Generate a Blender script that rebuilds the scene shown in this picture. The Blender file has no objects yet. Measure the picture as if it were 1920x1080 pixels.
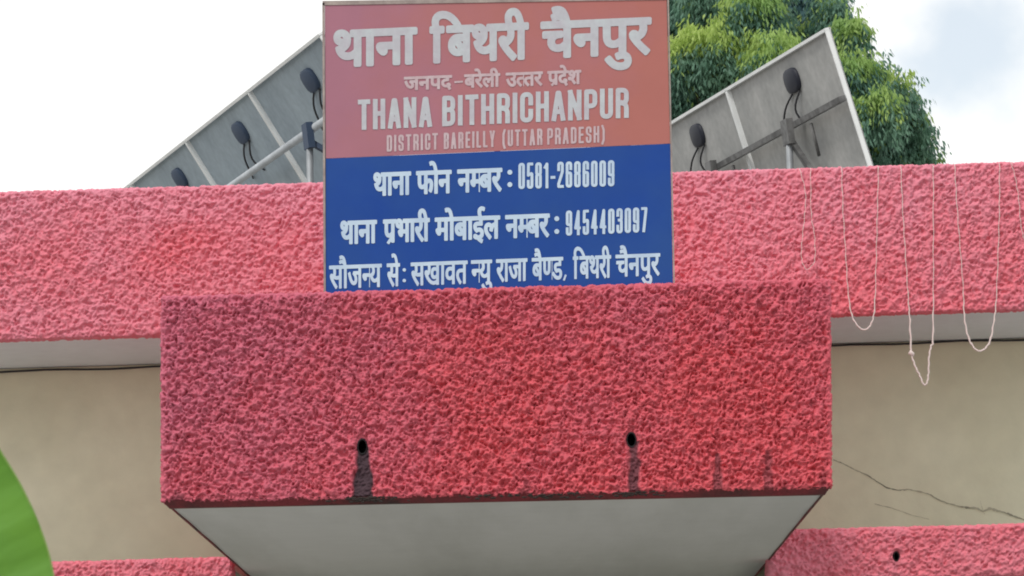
import bpy, math, random
import numpy as np
from mathutils import Vector, Matrix

random.seed(7)
rng = np.random.default_rng(7)
S = bpy.context.scene
COL = S.collection
R = math.radians

# ------------------------------------------------------------------ camera
F = 6600.0                       # focal length in pixels of a 1920 px wide picture
PITCH, ROLL, YAW = R(8.8), R(1.0), R(-0.35)
EYE = Vector((0, 0, 1.6))
fwd = Vector((math.sin(YAW) * math.cos(PITCH), math.cos(YAW) * math.cos(PITCH), math.sin(PITCH)))
rt0 = fwd.cross(Vector((0, 0, 1))).normalized()
up0 = rt0.cross(fwd).normalized()
RT = rt0 * math.cos(ROLL) - up0 * math.sin(ROLL)
UP = up0 * math.cos(ROLL) + rt0 * math.sin(ROLL)
cam_d = bpy.data.cameras.new('camera')
cam = bpy.data.objects.new('camera', cam_d)
COL.objects.link(cam)
m = Matrix((RT, UP, -fwd)).transposed().to_4x4()
m.translation = EYE
cam.matrix_world = m
cam_d.sensor_width = 36.0
cam_d.lens = 36.0 * F / 1920.0
cam_d.clip_start = 0.1
cam_d.clip_end = 3000
cam_d.dof.use_dof = True
cam_d.dof.focus_distance = 16.5
cam_d.dof.aperture_fstop = 30
S.camera = cam

# ------------------------------------------------------------------ world
W = bpy.data.worlds.new('World')
S.world = W
W.use_nodes = True
nt = W.node_tree
nt.nodes.clear()
def wn(t, **k):
    n = nt.nodes.new(t)
    for a, b in k.items():
        setattr(n, a, b)
    return n
SUN_EL, SUN_AZ = R(48), R(212)     # azimuth clockwise from +Y: high, behind the camera's left
out = wn('ShaderNodeOutputWorld')
sky = wn('ShaderNodeTexSky', sky_type='NISHITA', sun_disc=False)
sky.sun_elevation = SUN_EL
sky.sun_rotation = SUN_AZ
sky.air_density = 1.2
sky.dust_density = 1.0
bg1 = wn('ShaderNodeBackground'); bg1.inputs[1].default_value = 0.13
nt.links.new(sky.outputs[0], bg1.inputs[0])
tc = wn('ShaderNodeTexCoord')
mp = wn('ShaderNodeMapping')
mp.inputs['Location'].default_value = (3.1, 0.4, 1.75)
mp.inputs['Scale'].default_value = (0.6, 0.6, 1.0)
nz = wn('ShaderNodeTexNoise')
nz.inputs['Scale'].default_value = 6.0
nz.inputs['Detail'].default_value = 5
nz.inputs['Roughness'].default_value = 0.5
rp = wn('ShaderNodeValToRGB')
rp.color_ramp.elements[0].position = 0.34
rp.color_ramp.elements[0].color = (0.35, 0.35, 0.35, 1)
rp.color_ramp.elements[1].position = 0.52
rp.color_ramp.elements[1].color = (1, 1, 1, 1)
bg2 = wn('ShaderNodeBackground')
bg2.inputs[0].default_value = (1.0, 1.0, 0.985, 1)
bg2.inputs[1].default_value = 1.12
mx = wn('ShaderNodeMixShader')
nt.links.new(tc.outputs['Generated'], mp.inputs[0])
nt.links.new(mp.outputs[0], nz.inputs['Vector'])
nt.links.new(nz.outputs[0], rp.inputs[0])
d0 = (RT * (1800 - 960) + UP * (540 - 95) + fwd * F).normalized()   # a thin place in the cloud
vd = wn('ShaderNodeVectorMath', operation='DISTANCE'); vd.inputs[1].default_value = d0
mr0 = wn('ShaderNodeMapRange', interpolation_type='SMOOTHSTEP')
mr0.inputs['From Min'].default_value = 0.004; mr0.inputs['From Max'].default_value = 0.030
mr0.inputs['To Min'].default_value = 0.50; mr0.inputs['To Max'].default_value = 1.0
nz2 = wn('ShaderNodeTexNoise'); nz2.inputs['Scale'].default_value = 45; nz2.inputs['Detail'].default_value = 4
ad = wn('ShaderNodeMath', operation='MULTIPLY_ADD'); ad.inputs[1].default_value = 0.035; 
sb = wn('ShaderNodeMath', operation='SUBTRACT'); sb.inputs[1].default_value = 0.0175
nt.links.new(tc.outputs['Generated'], vd.inputs[0]); nt.links.new(tc.outputs['Generated'], nz2.inputs['Vector'])
nt.links.new(nz2.outputs[0], ad.inputs[0]); nt.links.new(vd.outputs['Value'], ad.inputs[2])
nt.links.new(ad.outputs[0], sb.inputs[0]); nt.links.new(sb.outputs[0], mr0.inputs[0])
mn = wn('ShaderNodeMath', operation='MINIMUM')
nt.links.new(rp.outputs[0], mn.inputs[0]); nt.links.new(mr0.outputs[0], mn.inputs[1])
nt.links.new(mn.outputs[0], mx.inputs[0])
nt.links.new(bg1.outputs[0], mx.inputs[1])
nt.links.new(bg2.outputs[0], mx.inputs[2])
nt.links.new(mx.outputs[0], out.inputs[0])

sd = bpy.data.lights.new('sun', 'SUN')
sd.energy = 1.5
sd.angle = R(14)
sd.color = (1, 0.96, 0.9)
sun = bpy.data.objects.new('sun', sd)
COL.objects.link(sun)
sv = Vector((math.sin(SUN_AZ) * math.cos(SUN_EL), math.cos(SUN_AZ) * math.cos(SUN_EL), math.sin(SUN_EL)))
sun.rotation_euler = sv.to_track_quat('Z', 'Y').to_euler()
sun.location = sv * 60

S.view_settings.view_transform = 'Standard'
S.view_settings.look = 'None'
S.view_settings.exposure = 0.0
S.view_settings.gamma = 1.0
S.view_settings.use_curve_mapping = False
S.render.engine = 'CYCLES'
S.cycles.filter_width = 1.9
S.cycles.max_bounces = 8

# ------------------------------------------------------------------ helpers
def ray(px, py):
    return fwd * F + RT * (px - 960) + UP * (540 - py)
def P(px, py, D):                # photograph point -> place, on the upright plane y = D
    r = ray(px, py)
    return EYE + r * (D / r.y)
def Pz(px, py, z):               # photograph point -> place, at height z
    r = ray(px, py)
    return EYE + r * ((z - EYE.z) / r.z)
def proj(p):
    v = Vector(p) - EYE
    k = F / v.dot(fwd)
    return 960 + v.dot(RT) * k, 540 - v.dot(UP) * k

def mat(name, color, rough=0.8, metal=0.0, var=None, var_scale=3.0, var_lo=0.35, var_hi=0.65,
        bump=0.0, bump_scale=60.0, spec=0.3, fine=None, fine_scale=90.0, stretch=None):
    """principled material; var = second colour blended in by soft noise, fine = grain strength"""
    m = bpy.data.materials.new(name)
    m.use_nodes = True
    t = m.node_tree
    b = t.nodes['Principled BSDF']
    b.inputs['Roughness'].default_value = rough
    b.inputs['Metallic'].default_value = metal
    b.inputs['Specular IOR Level'].default_value = spec
    geo = t.nodes.new('ShaderNodeTexCoord')
    src = geo.outputs['Object']
    if stretch:
        mpn = t.nodes.new('ShaderNodeMapping')
        mpn.inputs['Scale'].default_value = stretch
        t.links.new(src, mpn.inputs[0])
        src = mpn.outputs[0]
    c = t.nodes.new('ShaderNodeRGB'); c.outputs[0].default_value = (*color, 1)
    last = c.outputs[0]
    if var:
        n = t.nodes.new('ShaderNodeTexNoise')
        n.inputs['Scale'].default_value = var_scale
        n.inputs['Detail'].default_value = 6
        n.inputs['Roughness'].default_value = 0.6
        t.links.new(src, n.inputs['Vector'])
        mr = t.nodes.new('ShaderNodeMapRange')
        mr.inputs['From Min'].default_value = var_lo
        mr.inputs['From Max'].default_value = var_hi
        t.links.new(n.outputs[0], mr.inputs[0])
        x = t.nodes.new('ShaderNodeMix'); x.data_type = 'RGBA'
        t.links.new(mr.outputs[0], x.inputs['Factor'])
        t.links.new(last, x.inputs['A'])
        x.inputs['B'].default_value = (*var, 1)
        last = x.outputs['Result']
    if fine:
        n = t.nodes.new('ShaderNodeTexNoise')
        n.inputs['Scale'].default_value = fine_scale
        n.inputs['Detail'].default_value = 4
        t.links.new(geo.outputs['Object'], n.inputs['Vector'])
        mr = t.nodes.new('ShaderNodeMapRange')
        mr.inputs['From Min'].default_value = 0.25
        mr.inputs['From Max'].default_value = 0.75
        mr.inputs['To Min'].default_value = 1 - fine
        mr.inputs['To Max'].default_value = 1 + fine
        t.links.new(n.outputs[0], mr.inputs[0])
        x = t.nodes.new('ShaderNodeMix'); x.data_type = 'RGBA'; x.blend_type = 'MULTIPLY'
        x.inputs['Factor'].default_value = 1
        t.links.new(last, x.inputs['A'])
        t.links.new(mr.outputs[0], x.inputs['B'])
        last = x.outputs['Result']
    m['last'] = 1
    t.links.new(last, b.inputs['Base Color'])
    if bump:
        n = t.nodes.new('ShaderNodeTexNoise')
        n.inputs['Scale'].default_value = bump_scale
        n.inputs['Detail'].default_value = 5
        t.links.new(geo.outputs['Object'], n.inputs['Vector'])
        bn = t.nodes.new('ShaderNodeBump')
        bn.inputs['Strength'].default_value = bump
        bn.inputs['Distance'].default_value = 0.01
        t.links.new(n.outputs[0], bn.inputs['Height'])
        t.links.new(bn.outputs[0], b.inputs['Normal'])
    return m

def add_tint(m, color, attr='stain'):
    """blend a second colour in where the mesh carries the named attribute"""
    t = m.node_tree
    b = t.nodes['Principled BSDF']
    l = b.inputs['Base Color'].links[0].from_socket
    a = t.nodes.new('ShaderNodeAttribute'); a.attribute_name = attr
    x = t.nodes.new('ShaderNodeMix'); x.data_type = 'RGBA'
    t.links.new(a.outputs['Fac'], x.inputs['Factor'])
    t.links.new(l, x.inputs['A'])
    x.inputs['B'].default_value = (*color, 1)
    t.links.new(x.outputs['Result'], b.inputs['Base Color'])

def mesh_np(name, verts, quads=None, tris=None, smooth=False):
    me = bpy.data.meshes.new(name)
    verts = np.asarray(verts, dtype=np.float32)
    idx, ls, tot = [], [], []
    n = 0
    for f, k in ((quads, 4), (tris, 3)):
        if f is not None and len(f):
            f = np.asarray(f, dtype=np.int32)
            idx.append(f.ravel())
            ls.append(n + np.arange(len(f)) * k)
            tot.append(np.full(len(f), k))
            n += len(f) * k
    idx = np.concatenate(idx); ls = np.concatenate(ls); tot = np.concatenate(tot)
    me.vertices.add(len(verts)); me.vertices.foreach_set('co', verts.ravel())
    me.loops.add(n); me.loops.foreach_set('vertex_index', idx)
    me.polygons.add(len(ls))
    me.polygons.foreach_set('loop_start', ls.astype(np.int32))
    me.polygons.foreach_set('loop_total', tot.astype(np.int32))
    me.update(calc_edges=True)
    if smooth:
        me.polygons.foreach_set('use_smooth', np.ones(len(ls), dtype=bool))
    return me

class MB:
    """collects shapes that become one mesh object"""
    def __init__(s):
        s.v, s.f, s.sm = [], [], []
    def add(s, vs, fs, smooth=False):
        o = len(s.v)
        s.v += [tuple(v) for v in vs]
        s.f += [tuple(i + o for i in f) for f in fs]
        s.sm += [smooth] * len(fs)
    def hexa(s, c):              # eight corners: bottom four, top four
        s.add(c, [(0, 3, 2, 1), (4, 5, 6, 7), (0, 1, 5, 4), (1, 2, 6, 5), (2, 3, 7, 6), (3, 0, 4, 7)])
        return s
    def box(s, a, b):
        x0, y0, z0 = a; x1, y1, z1 = b
        return s.hexa([(x0, y0, z0), (x1, y0, z0), (x1, y1, z0), (x0, y1, z0),
                       (x0, y0, z1), (x1, y0, z1), (x1, y1, z1), (x0, y1, z1)])
    def bar(s, a, b, w, h, side):   # box beam from a to b; side = direction of its width
        a, b, side = Vector(a), Vector(b), Vector(side)
        d = (b - a).normalized()
        side = (side - d * side.dot(d)).normalized()
        n = d.cross(side)
        c = []
        for p in (a, b):
            c += [p - side * w / 2 - n * h / 2, p + side * w / 2 - n * h / 2,
                  p + side * w / 2 + n * h / 2, p - side * w / 2 + n * h / 2]
        return s.hexa(c)
    def tube(s, pts, r, seg=8, caps=True):
        pts = [Vector(p) for p in pts]
        rs = r if isinstance(r, (list, tuple)) else [r] * len(pts)
        vs, fs = [], []
        ref = None
        for i, p in enumerate(pts):
            t = (pts[min(i + 1, len(pts) - 1)] - pts[max(i - 1, 0)]).normalized()
            if ref is None:
                ref = Vector((1, 0, 0)) if abs(t.x) < 0.8 else Vector((0, 1, 0))
            u = (ref - t * ref.dot(t)).normalized()
            ref = u
            w = t.cross(u)
            for k in range(seg):
                a = 2 * math.pi * k / seg
                vs.append(p + (u * math.cos(a) + w * math.sin(a)) * rs[i])
        for i in range(len(pts) - 1):
            for k in range(seg):
                k2 = (k + 1) % seg
                fs.append((i * seg + k, i * seg + k2, (i + 1) * seg + k2, (i + 1) * seg + k))
        if caps:
            fs.append(tuple(reversed(range(seg))))
            fs.append(tuple((len(pts) - 1) * seg + k for k in range(seg)))
        s.add(vs, fs, True)
        return s
    def build(s, name, m, parent=None, bevel=0):
        me = bpy.data.meshes.new(name)
        me.from_pydata(s.v, [], s.f)
        me.polygons.foreach_set('use_smooth', s.sm)
        me.update()
        return link(name, me, m, parent, bevel)

def link(name, me, m, parent=None, bevel=0):
    o = bpy.data.objects.new(name, me)
    COL.objects.link(o)
    if m:
        me.materials.clear()
        me.materials.append(m)
    if parent:
        o.parent = parent
        base = parent.location
        if parent.parent:
            base = base + parent.parent.location
        if base.length > 0:
            me.transform(Matrix.Translation(-base))
    if bevel:
        b = o.modifiers.new('bevel', 'BEVEL')
        b.width = bevel; b.segments = 2; b.limit_method = 'ANGLE'
    return o

def tag(o, label=None, cat=None, group=None, kind=None):
    if label: o['label'] = label
    if cat: o['category'] = cat
    if group: o['group'] = group
    if kind: o['kind'] = kind
    return o

def empty(name, loc=(0, 0, 0)):
    o = bpy.data.objects.new(name, None)
    o.location = loc
    o.empty_display_size = 0.2
    COL.objects.link(o)
    return o

# ---- smooth 3-D value noise in numpy
_T = rng.random((64, 64, 64)).astype(np.float32)
def vnoise(p, scale, off=0.0):
    q = p * scale + off
    i = np.floor(q).astype(np.int64)
    f = (q - i).astype(np.float32)
    f = f * f * (3 - 2 * f)
    i &= 63
    j = (i + 1) & 63
    x, y, z = f[:, 0], f[:, 1], f[:, 2]
    def T(a, b, c): return _T[a, b, c]
    c00 = T(i[:, 0], i[:, 1], i[:, 2]) * (1 - x) + T(j[:, 0], i[:, 1], i[:, 2]) * x
    c10 = T(i[:, 0], j[:, 1], i[:, 2]) * (1 - x) + T(j[:, 0], j[:, 1], i[:, 2]) * x
    c01 = T(i[:, 0], i[:, 1], j[:, 2]) * (1 - x) + T(j[:, 0], i[:, 1], j[:, 2]) * x
    c11 = T(i[:, 0], j[:, 1], j[:, 2]) * (1 - x) + T(j[:, 0], j[:, 1], j[:, 2]) * x
    return (c00 * (1 - y) + c10 * y) * (1 - z) + (c01 * (1 - y) + c11 * y) * z

def roughcast(p, k=1.0, off=0.0):
    """height in 0..1 of thrown plaster: ragged lumps and worm-like ridges with pits between"""
    w = np.stack([vnoise(p, 45 * k, off + 11), vnoise(p, 45 * k, off + 23), vnoise(p, 45 * k, off + 37)], 1) - 0.5
    q = p + w * (0.016 / k)
    ca, sa = math.cos(0.6), math.sin(0.6)
    q2 = np.stack([q[:, 0] * ca - q[:, 2] * sa, q[:, 1], q[:, 0] * sa + q[:, 2] * ca], 1)   # break the lattice
    def rid(s, o, a): return 1 - np.abs(2 * vnoise(a, s * k, off + o) - 1)
    h = (0.30 * vnoise(q, 44 * k, off + 3.3) + 0.22 * vnoise(q2, 80 * k, off + 7.7) + 0.26 * rid(52, 17.0, q2)
         + 0.20 * rid(88, 29.0, q) + 0.10 * vnoise(q2, 150 * k, off + 41))
    h = np.clip((h - 0.37) / 0.43, 0, 1)
    return h ** 0.9

def rough_slab(name, px, D, step, fold, material, amp=0.014, k=1.0, parent=None, off=0.0,
               stains=(), holes=(), top=0.12, bottom=0.03, rad=0.02, mauve_mix=(0.3, 0, 0, 0)):
    """thrown-plaster slab: px = photograph corners TL, TR, BR, BL of its front on the plane y=D.
    The front folds back over the top, the underside and both ends."""
    TL, TR, BR, BL = [np.array(P(x, y, D)) for x, y in px]
    Wd = np.linalg.norm(TR - TL); H = np.linalg.norm(TL - BL)
    na = int((Wd + 2 * fold) / step); nb = int((H + top + bottom) / step)
    a = np.linspace(-fold, Wd + fold, na)
    b = np.linspace(-bottom, H + top, nb)
    # exact vertices on the fold lines
    for arr, v in ((a, 0.0), (a, Wd), (b, 0.0), (b, H)):
        arr[np.abs(arr - v).argmin()] = v
    A, B = np.meshgrid(a, b)
    A = A.ravel(); B = B.ravel()
    ax = np.clip(A, 0, Wd); bz = np.clip(B, 0, H)
    oa = np.maximum(np.maximum(-A, A - Wd), 0); ob = np.maximum(np.maximum(-B, B - H), 0)
    dep = np.maximum(oa, ob)
    # box space: x = ax, y = dep, z = bz
    q = np.stack([ax, dep, bz], 1)
    lo = np.array([rad, rad, rad]); hi = np.array([Wd - rad, 9.0, H - rad])
    inner = np.clip(q, lo, hi)
    n = q - inner
    ln = np.linalg.norm(n, axis=1, keepdims=True)
    n = n / np.maximum(ln, 1e-9)
    q2 = inner + n * rad
    h = roughcast(q2 + np.array([off, off * 0.37, 0]), k, off)
    big = vnoise(q2, 3.0, off + 50) - 0.5
    stain = np.zeros(len(q2), dtype=np.float32)
    u = ax / Wd; v = bz / H
    def world(u, v):
        bot = BL[None] * (1 - u[:, None]) + BR[None] * u[:, None]
        tp = TL[None] * (1 - u[:, None]) + TR[None] * u[:, None]
        return bot * (1 - v[:, None]) + tp * v[:, None]
    pw = world(q2[:, 0] / Wd, q2[:, 2] / H)
    pw[:, 1] += q2[:, 1]
    # picture coordinates of the front, for placing holes and stains
    d = pw - np.array(EYE)
    kk = F / (d @ np.array(fwd))
    X = 960 + (d @ np.array(RT)) * kk; Y = 540 - (d @ np.array(UP)) * kk
    wob = (vnoise(q2, 30, 91) - 0.5)
    for (x, y0, y1, w0, w1, s) in stains:
        t = np.clip((Y - y0) / (y1 - y0), 0, 1)
        wd = (w0 * (1 - t) + w1 * t) * 0.5 + wob * 9
        e = np.clip((wd - np.abs(X - x)) / 4.5, 0, 1) * (Y > y0) * (Y < y1 + 25)
        stain = np.maximum(stain, e * s)
    h = h * (1 - 0.55 * np.clip(stain * 1.1, 0, 1))
    edge = np.minimum(np.minimum(q2[:, 0], Wd - q2[:, 0]), np.minimum(q2[:, 2], H - q2[:, 2]))
    calm = 0.45 + 0.55 * np.clip(edge / 0.03, 0, 1)
    disp = (amp * (h - 0.62) + 0.003 * big) * calm
    hole = np.zeros(len(q2), dtype=bool)
    for (x, y, rx, ry) in holes:
        e = ((X - x) / rx) ** 2 + ((Y - y) / ry) ** 2
        hole |= (e < 1.0) & (dep < 0.01)
        stain = np.maximum(stain, np.clip((1.5 - e) / 0.4, 0, 1) * 0.85)  # the hole and its rim are coloured dark too
        disp = np.where((e >= 1) & (e < 2.2), np.minimum(disp, -amp * 0.30), disp)
    nw = n.copy(); nw[:, 1] *= 1
    pw = pw + nw * disp[:, None]
    pw[hole, 1] += 0.20
    ia = np.arange(na - 1); ib = np.arange(nb - 1)
    IA, IB = np.meshgrid(ia, ib)
    v0 = (IB * na + IA).ravel()
    f = np.stack([v0, v0 + 1, v0 + na + 1, v0 + na], 1)
    corner = (oa > 0) & (ob > 0)
    keep = ~(corner[f].any(1))
    f = f[keep]
    me = mesh_np(name, pw, quads=f, smooth=True)
    fd = np.clip(mauve_mix[0] + mauve_mix[1] * np.clip(1 - u / 0.45, 0, 1) + mauve_mix[2] * np.clip((v - 0.55) / 0.45, 0, 1)
                 + mauve_mix[3] * np.clip((u - 0.75) / 0.25, 0, 1) + 0.40 * (vnoise(q2, 1.9, off + 61) - 0.5) + 0.35 * (vnoise(q2, 7, off + 71) - 0.5), 0, 1)
    af = me.attributes.new('mauve_mix', 'FLOAT', 'POINT')  # mauve mixed in towards the left, the top and the right end
    af.data.foreach_set('value', fd.astype(np.float32))
    at = me.attributes.new('stain', 'FLOAT', 'POINT')
    at.data.foreach_set('value', stain.astype(np.float32))
    return link(name, me, material, parent)
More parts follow.
